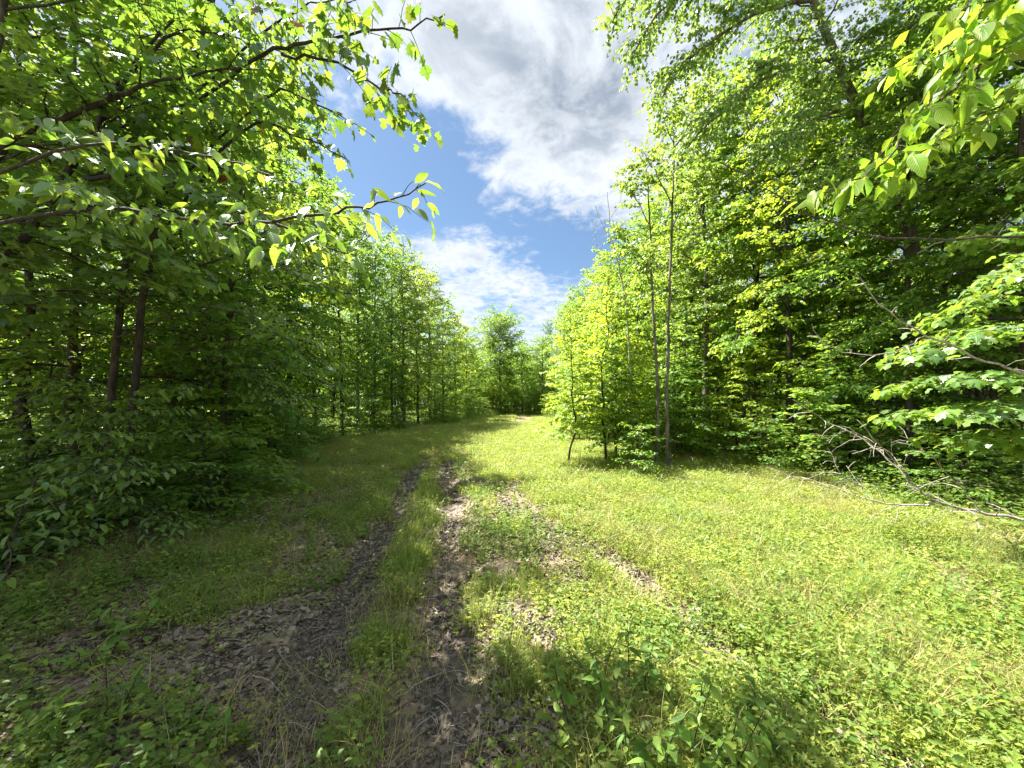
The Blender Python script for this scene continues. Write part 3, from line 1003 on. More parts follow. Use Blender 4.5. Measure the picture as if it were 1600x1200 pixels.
def near_tree(name, label, category, base, trunk, tr, limbs, seed, leaf=('maple', 'maple2'), mat='maple_near', size=.12, spacing=.07, step=.16, length=.5, flat=.15, jit=.3, droop=.4, f0=.2, bmat='bark', group=None,
              cap=300, sub=True, wob=.012, special=None, taper=.6, bare=False, dens=.55):
    """trunk / limbs are point lists in the world; limbs: (points, start radius)"""
    rng = RS(seed)
    if not bare:
        step, spacing, length = step * dens, spacing * (.5 + .5 * dens), length * 1.25
    base = np.array([base[0], base[1], gz(base[0], base[1]) - .02])
    root = thing(name, base, label, category, group)
    if trunk is not None:
        t = curve(trunk, 22, rng, wob)
        v, q = tube(t - base, np.linspace(tr[0], tr[1], 22) * np.where(np.arange(22) == 0, 1.3, 1), 10)
        add('trunk', fast_mesh('trunk', v, [q], M[bmat], smooth=True), root)
    Ls = []
    for lb in limbs:
        pts, r = lb[0], lb[1]
        n = max(8, int(4 * len(pts)))
        l = curve(pts, n, rng, wob)
        tw = twigs_on(l, r, rng, f0 if len(lb) < 3 else lb[2], step, length, flat, .1, taper, rmin=.005 if bare else .0022)
        polys = [(l - base, np.linspace(r, max(.25 * r, .0025), n), r)]
        two = []
        if sub:
            for p, r2 in tw:
                if np.linalg.norm(p[-1] - p[0]) > .32:
                    two += twigs_on(curve(p, 5), r2, rng, .35, step, length * .5, flat, .1, .5, lead=False, rmin=.0036 if bare else .0022)
        tw = tw + two
        polys += [(curve(p, 5, rng, .004) - base, np.linspace(r2, r2 * .5, 5), r2) for p, r2 in tw]
        add('branch', wood_mesh('branch', polys, M[bmat if r > .012 else ('dead' if bmat == 'dead' else 'twig')], 7), root)
        if not bare:
            Ls.append(leaves_on(tw, rng, spacing, size, jit, droop))
    if Ls:
        P, D, N, S = [np.concatenate([a[k] for a in Ls]) for k in range(4)]
        print(name, 'leaves', leaf_objects(root, base, leaf, mat, P, D, N, S, cap, rng, special))
    return root


def arc(a, b, n, up, rng):
    a, b = np.asarray(a, float), np.asarray(b, float)
    m = (a + b) / 2 + UP * up + rng.normal(0, .08, 3)
    return [a, m, b]


def fan_limbs(trunk, rng, n, t0, t1, R, r, toward=(1, -.3), spread=2.4, el=(.0, .7)):
    """limbs leaving a trunk polyline mostly towards one side (towards the light of the clearing)"""
    tk = curve(trunk, 30)
    a0 = math.atan2(toward[1], toward[0])
    out = []
    n = int(n * 1.6)
    for k in range(n):
        f = t0 + (t1 - t0) * (k + rng.rand() * .7) / n
        p = tk[int(f * 29)]
        az = a0 + rng.uniform(-.5, .5) * spread
        e = el[0] + (el[1] - el[0]) * (k / max(n - 1, 1)) + rng.normal(0, .1)
        L = R * rng.uniform(.7, 1.15) * (1 - .35 * k / n)
        d = np.array([math.cos(az) * math.cos(e), math.sin(az) * math.cos(e), math.sin(e)])
        out.append(([p, p + d * L * .5 + UP * .08 * L, p + d * L - UP * .07 * L], r * (1 - .4 * k / n)))
    return out


g = RS(901)
NEAR_L = 'trees close by on the left'
# leaning maple whose bent trunk and two long boughs cross the upper left
tk = [(-5.75, 3.9, 0), W(-40, 470, 4.1), W(20, 400, 4.1), W(90, 290, 4.0), W(150, 200, 4.0), W(180, 130, 4.1)]
near_tree('maple_tree', 'leaning mossy maple whose bent trunk throws two long dark boughs across the upper left', 'tree', tk[0], tk, (.065, .012),
          [([W(-60, 290, 3.6), W(10, 235, 3.6), W(70, 195, 3.6), W(140, 172, 3.55), W(200, 145, 3.5), W(260, 122, 3.5), W(380, 105, 3.5)], .035, .35),
           ([W(90, 290, 4.0), W(180, 274, 3.7), W(250, 280, 3.5), W(330, 315, 3.3), W(420, 350, 3.2)], .025, .3),
           ([W(150, 200, 4.0), W(200, 120, 3.9), W(280, 55, 3.8), W(380, 60, 3.8)], .025),
           ([W(175, 140, 4.1), W(290, 20, 4.0), W(400, -20, 3.9)], .016),
           ([W(60, 330, 4.05), W(130, 350, 3.8), W(240, 400, 3.6), W(330, 430, 3.5)], .015)] + fan_limbs(tk, g, 7, .35, 1, 1.8, .02, (1, .2), 3.2), 21, group=NEAR_L, size=.115, spacing=.08, step=.17, length=.55, dens=.7, bmat='bark_dark')
# maple with pointed leaves reaching into the sky at the top
tk = [(-5.2, 5.2, 0), (-4.9, 5.0, 2.2), (-4.3, 4.7, 4.2), (-3.6, 4.4, 5.6), (-3.0, 4.1, 6.6)]
near_tree('maple_tree', 'maple with pointed leaves, a few reddish, reaching into the sky at the upper left', 'tree', tk[0], tk, (.05, .02),
          [([(-4.0, 4.5, 4.9), W(400, 90, 3.6), W(480, 70, 3.4), W(560, 50, 3.3), W(630, 45, 3.2), W(692, 22, 3.2)], .02, .35), ([W(440, 85, 3.5), W(520, 95, 3.4), W(580, 125, 3.3), W(625, 150, 3.3), W(652, 182, 3.3)], .014, .3),
           ([(-3.9, 4.5, 5.1), W(430, 40, 3.8), W(500, 5, 3.7), W(560, 0, 3.6)], .014, .3), ([(-4.6, 4.8, 3.5), W(380, 210, 3.9), W(470, 215, 3.8), W(545, 250, 3.9)], .018, .3),
           ([(-4.4, 4.7, 4.0), W(420, 150, 3.9), W(500, 165, 3.8), W(560, 195, 3.8)], .016, .3)], 22, group=NEAR_L, size=.115, spacing=.075, dens=.62, bmat='bark_dark',
          step=.2, length=.45, flat=.25, jit=.5, droop=.9, special='red_leaf')
# oval leaved young tree, its tip standing out against the sky
tk = [(-4.7, 2.8, 0), (-4.6, 2.8, 1.6), (-4.3, 2.78, 3.0), (-4.0, 2.75, 4.6)]
near_tree('chestnut_sapling', 'young tree with large oval leaves whose lowest bough points out against the blue sky', 'tree', tk[0], tk, (.05, .02),
          [([(-4.35, 2.78, 2.8), W(120, 330, 2.55), W(330, 350, 2.3), W(430, 350, 2.15), W(530, 335, 2.05), W(600, 322, 2.0), W(668, 290, 2.0)], .014, .3), ([(-4.3, 2.78, 3.1), W(120, 230, 2.6), W(290, 240, 2.4), W(370, 255, 2.3), W(420, 270, 2.2)], .012, .3),
           ([W(430, 350, 2.15), W(500, 380, 2.1), W(560, 400, 2.1)], .008, .3)], 23, leaf=('oval', 'oval3', 'oval2', 'oval4'), mat='oval_near', group=NEAR_L, size=.115, spacing=.07, dens=.42, bmat='bark_dark', wob=.007,
          step=.2, length=.34, flat=.2, jit=.5, droop=.6)
# maples filling the left side between boughs and floor
tk = [(-6.1, 5.8, 0), (-6.0, 5.75, 2.2), (-5.7, 5.7, 4.5), (-5.5, 5.6, 6.8)]
near_tree('maple_tree', 'dark stemmed maple with wide tiers of leaves at mid height on the left', 'tree', tk[0], tk, (.06, .02), fan_limbs(tk, g, 12, .32, .98, 2.5, .022, (1, -.2), 2.8, (-.15, .5)) +
          [([(-5.9, 5.7, 2.6), W(330, 480, 5.2), W(430, 520, 5.0), W(530, 590, 4.9)], .018, .3), ([(-5.85, 5.7, 3.2), W(360, 400, 5.0), W(450, 420, 4.9), W(540, 460, 4.9)], .018, .3)], 24, group=NEAR_L, dens=.85, size=.115, spacing=.085, step=.21, length=.6, jit=.25)
tk = [(-6.6, 4.4, 0), (-6.5, 4.4, 2.0), (-6.0, 4.3, 3.6), (-5.6, 4.2, 5.6), (-5.2, 4.1, 7.4)]
near_tree('maple_tree', 'maple with dense shaded leaves filling the upper left corner', 'tree', tk[0], tk, (.065, .02), fan_limbs(tk, g, 16, .3, 1, 2.3, .022, (1, -.1), 3.0, (-.1, .6)), 25, group=NEAR_L, dens=.8, size=.105, spacing=.08, step=.2, length=.6)
tk = [(-5.4, 7.2, 0), (-5.3, 7.1, 2.5), (-5.0, 7.0, 5), (-4.6, 6.9, 7.6)]
near_tree('beech_tree', 'beech with small oval leaves standing behind the boughs on the left', 'tree', tk[0], tk, (.065, .02), fan_limbs(tk, g, 16, .3, 1, 2.3, .022, (1, -.1), 3.4, (-.1, .7)), 26, leaf=('small',), mat='beech', group=NEAR_L, dens=.75, size=.10,
          spacing=.07, step=.2, length=.65, jit=.3, cap=250)
tk = [(-7.4, 5.3, 0), (-7.3, 5.3, 1.8), (-7.2, 5.2, 3.4), (-7.1, 5.2, 5.0)]
near_tree('maple_tree', 'thin maple with low tiers of leaves closing the gap at the far left', 'tree', tk[0], tk, (.045, .015), fan_limbs(tk, g, 16, .12, 1, 2.2, .016, (1, -.1), 3.6, (-.1, .5)), 44, leaf=('maple', 'maple2'), group=NEAR_L, size=.10, spacing=.08, step=.2, length=.6, dens=.95, cap=200)
tk = [(-8.3, 7.4, 0), (-8.3, 7.4, 2.2), (-8.1, 7.3, 4.2), (-8.0, 7.3, 6.2)]
near_tree('beech_tree', 'slim beech with low tiers of small leaves deeper in the left woods', 'tree', tk[0], tk, (.05, .015), fan_limbs(tk, g, 18, .1, 1, 2.3, .016, (1, -.1), 4.2, (-.1, .6)), 45, leaf=('small',), mat='beech', group=NEAR_L, size=.10, spacing=.08, step=.22, length=.65, dens=1.0, cap=150)
# low leafy branches at the foot of the left woods
tk = [(-5.0, 4.6, 0), (-4.95, 4.6, .7), (-4.85, 4.6, 1.5)]
near_tree('beech_sapling', 'low beech sapling with drooping oval leaves leaning from the left woods over the grass', 'sapling', tk[0], tk, (.022, .008), fan_limbs(tk, g, 9, .2, 1, 1.7, .009, (1, -.3), 1.8, (.0, .45)), 27, leaf=('oval', 'small'),
          mat='oval_near', group='low saplings at the foot of the left woods', size=.10, spacing=.065, step=.15, length=.36, flat=.08, jit=.22)
tk = [(-4.6, 3.5, 0), (-4.5, 3.5, .5), (-4.3, 3.5, 1.0)]
near_tree('beech_sapling', 'dark shaded sapling with sparse oval leaves low at the left edge of the grass', 'sapling', tk[0], tk, (.018, .006), fan_limbs(tk, g, 8, .15, 1, 1.5, .008, (1, .1), 2.4, (-.05, .35)), 28, leaf=('oval2', 'oval'),
          mat='oval_near', group='low saplings at the foot of the left woods', dens=1.0, size=.10, spacing=.085, step=.19, length=.32, flat=.08, jit=.22)
tk = [(-6.3, 6.6, 0), (-6.2, 6.5, .9), (-6.0, 6.4, 2.0)]
near_tree('beech_sapling', 'sunlit low beech sapling with pale tiers of leaves further along the left woods', 'sapling', tk[0], tk, (.025, .008), fan_limbs(tk, g, 11, .2, 1, 2.0, .010, (1, -.1), 2.2, (-.02, .4)), 29, leaf=('small', 'oval'), mat='oval_near',
          group='low saplings at the foot of the left woods', size=.105, spacing=.07, step=.16, length=.42, flat=.08, jit=.22)

NEAR_R = 'trees close by on the right'
# sunlit spray of large leaves at the upper right
tk = [(3.6, 1.5, 0), (3.55, 1.6, 1.5), (3.45, 1.75, 2.8), (3.3, 1.8, 3.8)]
near_tree('chestnut_sapling', 'young tree whose sunlit spray of large yellow green leaves hangs at the upper right', 'tree', tk[0], tk, (.05, .02),
          [([(3.45, 1.75, 2.8), W(1690, 20, 2.1), W(1600, 62, 2.0), W(1500, 130, 1.9), W(1440, 190, 1.85), W(1390, 245, 1.85), W(1340, 280, 1.85), W(1275, 302, 1.85)], .009, .3),
           ([(3.42, 1.76, 3.0), W(1700, -10, 2.0), W(1600, 30, 1.95), W(1540, 60, 1.9), W(1470, 95, 1.9), W(1400, 110, 1.9)], .008, .35), ([(3.5, 1.7, 2.4), W(1680, 110, 2.1), W(1600, 150, 2.0), W(1520, 185, 1.95), W(1440, 230, 1.9), W(1380, 275, 1.9)], .008, .35),
           ([(3.4, 1.78, 3.2), W(1660, -60, 2.0), W(1560, -10, 1.95), W(1480, 10, 1.9)], .008, .35)], 31, leaf=('oval', 'oval3', 'oval2', 'oval4'), mat='spray_near', group=NEAR_R, size=.128, spacing=.062, step=.10, length=.27, dens=.5, flat=.15, jit=.5, droop=.9,
          sub=False, bmat='bark_dark')
# maple with flat bright tiers
tk = [(6.4, 4.5, 0), (6.35, 4.5, 1.5), (6.2, 4.45, 3.0), (6.0, 4.4, 4.6)]
near_tree('maple_tree', 'maple whose flat bright tiers of leaves reach in at the right', 'tree', tk[0], tk, (.06, .02),
          [([(6.3, 4.5, 1.9), W(1620, 590, 4.3), W(1520, 590, 4.2), W(1430, 600, 4.2)], .014, .15), ([(6.3, 4.5, 2.1), W(1600, 520, 4.4), W(1510, 530, 4.4), W(1420, 560, 4.4)], .014, .15), ([(6.35, 4.5, 1.5), W(1620, 630, 4.1), W(1530, 640, 4.0), W(1440, 650, 4.0)], .012, .15),
           ([(6.25, 4.48, 2.7), W(1600, 460, 4.5), W(1540, 470, 4.6), W(1470, 500, 4.7)], .014, .15), ([(6.15, 4.45, 3.3), W(1620, 400, 4.6), W(1560, 440, 4.7)], .012, .15), ([(6.4, 4.5, 1.2), W(1640, 680, 4.2), W(1560, 690, 4.1), W(1480, 690, 4.1)], .01, .2)],
          32, group=NEAR_R, size=.115, spacing=.075, step=.15, length=.5, flat=.06, jit=.2, droop=.45, taper=.45)
# bare boughs
near_tree('bare_branch', 'nearly leafless pale bough slanting across the lower right tiers of leaves', 'branch', (5.3, 3.6), None, None,
          [([(5.3, 3.6, 1.9), W(1600, 582, 3.5), W(1510, 552, 3.45), W(1400, 500, 3.4), W(1340, 425, 3.4)], .014, .2), ([W(1445, 525, 3.45), W(1380, 555, 3.4), W(1300, 545, 3.4), W(1265, 510, 3.4)], .006, .2)], 33, bare=True, bmat='dead', step=.3, length=.22, flat=.6,
          group='bare boughs on the right')
near_tree('bare_branch', 'long thin dark bough sweeping down through the leaves on the right', 'branch', (6.0, 4.2), None, None,
          [([(6.0, 4.2, 3.35), W(1600, 372, 4.0), W(1480, 373, 4.0), W(1380, 370, 4.0), W(1300, 345, 4.0), W(1220, 305, 4.0), W(1120, 246, 4.0)], .016, .2)], 34, bare=True, bmat='bark', step=.35, length=.35, flat=.5, group='bare boughs on the right')
near_tree('fallen_branch', 'dead grey branch with many bare twigs lying low over the grass at the right', 'branch', (5.9, 3.9), None, None,
          [([(6.3, 4.1, .25), W(1600, 812, 4.3), W(1540, 800, 4.4), W(1460, 782, 4.5), W(1425, 755, 4.6), W(1390, 715, 4.7), W(1345, 662, 4.8)], .020, .25), ([W(1470, 785, 4.5), W(1400, 790, 4.6), W(1330, 775, 4.8), W(1260, 755, 5.0), W(1195, 732, 5.2)], .012, .15),
           ([W(1415, 745, 4.6), W(1350, 690, 4.9), W(1290, 660, 5.1), W(1240, 625, 5.2)], .010, .2), ([W(1350, 765, 4.8), W(1310, 740, 4.9), W(1290, 700, 5.0)], .009, .2), ([W(1530, 798, 4.4), W(1510, 770, 4.4), W(1460, 720, 4.4), W(1410, 680, 4.5)], .010, .25)],
          35, bare=True, bmat='dead', step=.15, length=.6, flat=.6, group='bare boughs on the right')
# leaning cherry trunk
tk = [(10.2, 8.9, 0), W(1485, 620, 8.9), W(1450, 470, 8.9), W(1400, 305, 9.0), W(1340, 165, 9.0), W(1305, 90, 9.0), W(1270, 0, 9.0), W(1240, -120, 9.0)]
cb = np.array(tk[0])
near_tree('poplar_tree', 'grey leaning poplar whose trunk slants up to the left behind the sunlit leaves', 'tree', tk[0], tk, (.155, .06),
          [([W(1305, 90, 9), W(1200, 120, 8.6), W(1120, 180, 8.3), W(1060, 240, 8.2)], .05, .3), ([W(1270, 0, 9), W(1180, 20, 8.6), W(1090, 80, 8.3), W(1040, 140, 8.2)], .05, .3), ([W(1255, -60, 9), W(1150, -60, 8.5), W(1040, 10, 8.3), W(985, 90, 8.3)], .05, .3),
           ([W(1245, -100, 9), W(1100, -100, 8.5), W(1000, -30, 8.3), W(955, 40, 8.3)], .05, .3), ([W(1340, 165, 9), W(1250, 200, 8.6), W(1180, 260, 8.3)], .04, .3), ([W(1320, 120, 9), W(1400, 60, 8.6), W(1480, 0, 8.4)], .04, .3), ([W(1370, 230, 9), W(1440, 200, 8.7), W(1520, 190, 8.5)], .03, .3),
           ([W(1270, 0, 9), W(1330, -50, 9), W(1400, -80, 8.8)], .04, .3)] + fan_limbs(tk, g, 9, .45, .98, 1.7, .03, (-.6, -1), 3.0, (-.2, .6)), 36, leaf=('broad',), mat='aspen', group=NEAR_R, size=.085, spacing=.05, step=.2, length=.95, flat=.4, jit=.7, droop=.8, bmat='bark_light', cap=250, wob=.02)


# the pair of slender trunks
def slender(pts, r, seed, label, limbs):
    near_tree('slender_tree', label, 'tree', pts[0], pts, r, limbs, seed, leaf=('broad',), mat='aspen', size=.09, spacing=.06, step=.16, length=.7, flat=.4, jit=.6, droop=.6, bmat='bark_light', group='pair of slender trunks', cap=120, wob=.016, sub=True)


d = 9.6
tA = [(3.92, d, 0), W(1043, 600, d), W(1046, 450, d), W(1050, 330, d), W(1054, 230, d), W(1050, 170, d)]
slender(tA, (.052, .006), 41, 'straighter right one of the two slender trunks rising from the grass', [([W(1050, 320, d), W(1020, 260, d), W(1000, 230, d)], .02, .3), ([W(1055, 230, d), W(1090, 170, d), W(1110, 130, d)], .02, .3), ([W(1054, 230, d), W(1040, 180, d), W(1025, 140, d)], .012, .3), ([W(1049, 360, d), W(1080, 300, d), W(1090, 250, d)], .012, .3),
        ([W(1047, 430, d), W(1075, 390, d), W(1095, 360, d)], .012, .3), ([W(1046, 470, d), W(1015, 420, d), W(1000, 390, d)], .01, .3)])
d = 10.2
tB = [(3.82, d, 0), W(1025, 600, d), W(1018, 470, d), W(1015, 360, d), W(1010, 280, d), W(1003, 240, d)]
slender(tB, (.048, .006), 42, 'left one of the two slender trunks, slightly curved at its foot', [([W(1017, 440, d), W(985, 390, d), W(960, 350, d)], .015, .4), ([W(1014, 350, d), W(990, 300, d), W(985, 260, d)], .015, .3), ([W(1010, 250, d), W(1040, 210, d), W(1050, 170, d)], .015, .3),
        ([W(1021, 540, d), W(990, 490, d), W(960, 460, d)], .012, .6)])
d = 11.4
near_tree('bare_sapling', 'grey sapling with a bare twiggy top left of the two slender trunks', 'tree', (3.5, d), [(3.5, d, 0), W(985, 560, d), W(975, 450, d), W(960, 380, d), W(950, 300, d)], (.035, .008),
          [([W(985, 540, d), W(960, 470, d), W(935, 400, d), W(925, 340, d)], .012, .3), ([W(975, 450, d), W(1000, 400, d), W(1010, 350, d)], .01, .3), ([W(962, 390, d), W(940, 350, d), W(930, 320, d)], .01, .2), ([W(955, 340, d), W(970, 310, d), W(972, 290, d)], .008, .2)], 43, bare=True, bmat='dead', step=.16, length=.5, flat=.6,
          group='pair of slender trunks')


# ------------------------------------------------------------------ seedlings in the foreground, leaf by leaf
def seedling(label, x, y, stems, seed, hgt=.4, spread=.25, lsize=.085, mat='seedling', leaf=('oval', 'oval3', 'oval2', 'oval4'), gap=.034, name='seedling_plant', group='leafy seedlings in the foreground', lean=.12):
    rng = RS(seed)
    base = np.array([x, y, gz(x, y) - .01])
    root = thing(name, base, label, 'plant', group)
    P, D, N, S = [], [], [], []
    for k in range(stems):
        a = rng.uniform(0, 6.28)
        rad = spread * math.sqrt(rng.rand())
        b = np.array([rad * math.cos(a), rad * math.sin(a), 0])
        h = hgt * rng.uniform(.6, 1.15)
        tip = b + np.array([math.cos(a) * lean, math.sin(a) * lean, h]) + rng.normal(0, .03, 3)
        st = curve([b - UP * .03, (b + tip) / 2 + rng.normal(0, .02, 3), tip], 8)
        v, q = tube(st, np.linspace(.0042, .0018, 8), 5)
        add('stem', fast_mesh('stem', v, [q], M['twig'], smooth=True), root)
        n = max(3, int(h / gap))
        for j in range(n):
            t = .3 + .7 * j / max(n - 1, 1)
            p = st[int(t * 7)]
            aa = j * 2.4 + a
            for s in (0, PI):
                if s and rng.rand() < .35:
                    continue
                dd = np.array([math.cos(aa + s), math.sin(aa + s), rng.uniform(-.35, .25)])
                P.append(base + p)
                D.append(dd)
                N.append(UP + rng.normal(0, .25, 3) + np.array([math.cos(aa + s), math.sin(aa + s), 0]) * .15)
                S.append(lsize * rng.uniform(.6, 1.2) * (1.1 - .25 * t))
    leaf_objects(root, base, leaf, mat, np.array(P), unit(np.array(D)), unit(np.array(N)), np.array(S), 300, rng)
    return root


def G(px, py):
    d = EYE * FOC / (py - HY)
    return ((px - CX) / FOC * d, d)


for args in (('clump of thin stemmed seedlings with many oval leaves in the middle of the foreground', *G(1005, 1175), 24, 51, .40, .33, .082),
             ('smaller leafy seedling right of the big seedling clump', *G(1205, 1160), 5, 52, .28, .14, .075),
             ('low seedling with broad leaves at the left foot of the big seedling clump', *G(905, 1185), 5, 53, .18, .12, .07),
             ('low plant with a pair of pale round leaves beside the bare patch of earth', *G(1300, 1105), 4, 54, .14, .10, .075),
             ('slim seedling with dark leaves standing left of the big seedling clump in the grass', *G(925, 1075), 3, 55, .34, .08, .05),
             ('leafy plant spreading over the shaded litter near the left edge of the foreground', *G(130, 1010), 12, 56, .24, .34, .10),
             ('seedling with large pale rounded leaves in the lower left corner', *G(35, 1175), 5, 57, .22, .12, .10),
             ('upright seedling with narrow pointed leaves in the lower left litter', *G(165, 1130), 3, 58, .34, .07, .09),
             ('spreading low plant with narrow leaves left of the left wheel rut', *G(255, 1180), 8, 59, .16, .2, .07),
             ('small seedling with oval leaves among the shaded litter further up on the left', *G(250, 905), 8, 60, .25, .3, .095),
             ('bushy little seedling among the litter at the left edge of the grass', *G(330, 835), 9, 61, .30, .35, .095)):
    kw = {}
    if 'narrow' in args[0]:
        kw['leaf'] = ('narrow',)
    seedling(*args, **kw)


# ------------------------------------------------------------------ scattered ground cover
def scatter(name, protos, pts, rot, scl, idx, **props):
    me = fast_mesh(name, pts, [])
    for nm, typ, key, dat in (('rot', 'FLOAT_VECTOR', 'vector', rot), ('scl', 'FLOAT', 'value', scl), ('idx', 'INT', 'value', idx)):
        a = me.attributes.new(nm, typ, 'POINT')
        a.data.foreach_set(key, np.ascontiguousarray(dat, dtype=np.int32 if typ == 'INT' else np.float32).ravel())
    o = add(name, me, kind='stuff', **props)
    ng = bpy.data.node_groups.new(name, 'GeometryNodeTree')
    ng.interface.new_socket('Geometry', in_out='INPUT', socket_type='NodeSocketGeometry')
    ng.interface.new_socket('Geometry', in_out='OUTPUT', socket_type='NodeSocketGeometry')
    N, L = ng.nodes, ng.links
    gi, go = N.new('NodeGroupInput'), N.new('NodeGroupOutput')
    iop = N.new('GeometryNodeInstanceOnPoints')
    jn = N.new('GeometryNodeJoinGeometry')
    for p in reversed(protos):
        oi = N.new('GeometryNodeObjectInfo')
        oi.inputs['Object'].default_value = p
        oi.inputs['As Instance'].default_value = True
        L.new(oi.outputs['Geometry'], jn.inputs[0])

    def attr(nm, typ):
        a = N.new('GeometryNodeInputNamedAttribute')
        a.data_type = typ
        a.inputs['Name'].default_value = nm
        return a.outputs['Attribute']
    e2r = N.new('FunctionNodeEulerToRotation')
    L.new(attr('rot', 'FLOAT_VECTOR'), e2r.inputs[0])
    L.new(gi.outputs[0], iop.inputs['Points'])
    L.new(jn.outputs[0], iop.inputs['Instance'])
    iop.inputs['Pick Instance'].default_value = True
    L.new(attr('idx', 'INT'), iop.inputs['Instance Index'])
    L.new(e2r.outputs[0], iop.inputs['Rotation'])
    L.new(attr('scl', 'FLOAT'), iop.inputs['Scale'])
    L.new(iop.outputs[0], go.inputs[0])
    md = o.modifiers.new('scatter', 'NODES')
    md.node_group = ng
    return o


def loose(name, me):
    return bpy.data.objects.new(name, me)      # prototype, not linked to the scene


def grass_tuft(seed, n=16, h=.16, spread=.06, w=.006, mat='grass'):
    rng = RS(seed)
    V, Q = [], []
    for k in range(n):
        a = rng.uniform(0, 6.28)
        b = np.array([rng.normal(0, spread), rng.normal(0, spread), -.01])
        hh = h * rng.uniform(.5, 1.2)
        ln = hh * rng.uniform(.15, .75)
        dr = np.array([math.cos(a), math.sin(a), 0])
        sd = np.array([-math.sin(a), math.cos(a), 0])
        o = len(V)
        ww = w * rng.uniform(.7, 1.3)
        for j, t in enumerate((0, .4, .75, 1)):
            p = b + dr * ln * t ** 2 + UP * hh * (t - .22 * t * t * (ln / hh))
            V += [p - sd * ww * (1 - t) * (1 if t else .8) / 2, p + sd * ww * (1 - t + .05) / 2]
        for j in range(3):
            Q.append((o + 2 * j, o + 2 * j + 1, o + 2 * j + 3, o + 2 * j + 2))
    return fast_mesh('grass_tuft', np.array(V), [np.array(Q)], M[mat])


def herb_tuft(seed, n=12, h=.10, ls=.03, spread=.09, mat='herb', per=4):
    rng = RS(seed)
    P, D, N, S, polys = [], [], [], [], []
    for k in range(n):
        b = np.array([rng.normal(0, spread), rng.normal(0, spread), -.01])
        hh = h * rng.uniform(.25, 1.15)
        tip = b + np.array([rng.normal(0, .02), rng.normal(0, .02), hh])
        a0 = rng.uniform(0, 6.28)
        for j in range(per):
            t = 1 - .22 * j * (h > .12)
            a = a0 + j * (2.4 if h > .12 else 6.28 / per)
            P.append(b + (tip - b) * t)
            D.append((math.cos(a), math.sin(a), rng.uniform(-.2, .5)))
            N.append(UP + rng.normal(0, .6, 3))
            S.append(ls * rng.uniform(.6, 1.25))
    v, f, uv = leaf_batch(tmpl_simple(.55, .1, .2), np.array(P), unit(np.array(D)), unit(np.array(N)), np.array(S))
    return fast_mesh('herb_tuft', v, f, M[mat])


def dry_leaf(seed):
    rng = RS(seed)
    V, F, UV = tmpl_oval(4, rng.uniform(.4, .75), rng.uniform(-.2, .25), rng.uniform(.1, .4)) if seed % 2 else tmpl_maple(rng.uniform(-.1, .3), seed)
    V = V + rng.normal(0, .035, V.shape) - np.array([.45, 0, 0])
    return fast_mesh('dry_leaf', V * .052, F, M['litter'])


def sample(n, ymax, rho_pow, rng, xpad=1.0, ymin=.9):
    """points spread over the floor, thinning out with distance"""
    u = rng.rand(n)
    a, b = ymin ** (2 - rho_pow), ymax ** (2 - rho_pow)
    y = (a + (b - a) * u) ** (1 / (2 - rho_pow))
    x = rng.uniform(-1, 1, n) * (y * 1.42 + xpad)
    return x, y


def cover(name, protos, n, ymax, rho, dens, rng, s0=1.0, grow_=.25, tilt=.12, s_lo=.65, s_hi=1.3, **kw):
    x, y = sample(n, ymax, rho, rng)
    keep = rng.rand(n) < dens(x, y)
    x, y = x[keep], y[keep]
    z = height(x, y)
    k = len(x)
    scl = s0 * rng.uniform(s_lo, s_hi, k) * (1 + grow_ * np.clip(y / 12, 0, 2.2))
    rot = np.stack([rng.normal(0, tilt, k), rng.normal(0, tilt, k), rng.uniform(0, 6.28, k)], -1)
    idx = rng.randint(0, len(protos), k)
    print(name, k)
    return scatter(name, protos, np.stack([x, y, z], -1), rot, scl, idx, **kw)


rng = RS(3)
inside = lambda x, y, m=.0: ((x > xl(y) - m) & (x < xr(y) + m)).astype(float)


def d_grass(x, y):
    g = green_cover(x, y)
    strip = np.exp(-((x + np.interp(y, [0, 2, 4.3, 6.2, 9], [.75, .8, 1.1, 1.4, 1.95])) / 0.2) ** 2) * (y < 11)
    n = fbm(x * 1.3, y * 1.3, 77)
    return np.clip((g - .12) * 1.3, 0, 1) * np.clip(.35 + 1.9 * (n - .40) + .5 * strip, 0, 1)


def d_herb(x, y):
    g = green_cover(x, y)
    n = fbm(x * 5.5, y * 5.5, 71, 2)
    r = rutness(x, y)
    k = np.maximum.reduce([r[0], r[1], r[2]])
    sprinkle = .016 * inside(x, y, .5) * np.clip(1 - 1.4 * k, 0, 1)
    return sprinkle + np.clip((g - .18) * 1.5, 0, 1) * np.clip(.42 + 2.8 * (n - .47), .08, 1) * np.clip(.22 + np.clip((x + .3) / 1.0, 0, 1) * .75 + np.clip((y - 5) / 5, 0, 1) * .4, 0, 1)


def d_litter(x, y):
    r = rutness(x, y)
    k = np.maximum(r[0], r[1] * .35) * np.clip(.3 + 2.2 * (fbm(x * 4, y * 4, 66, 2) - .3), .2, 1)
    n = fbm(x * 2.3, y * 2.3, 65, 3)
    return np.clip((1.0 - .45 * green_cover(x, y)) * np.clip(.25 + 2.6 * (n - .36), .1, 1) - .45 * k + .22 * (x < -1), .06, 1)


def d_floor(x, y):
    side = np.maximum(np.maximum(xl(y) - x, x - xr(y)), (y - 55.5) * 1.0)
    return np.where((x > 0) & (y < 20), .28, 1) * np.clip(side / 1.0 + .6, 0, 1) * np.clip((y - 2.6) / 2, 0, 1) * np.clip((fbm(x * .7, y * .7, 91) - .36) * 4, 0, 1)


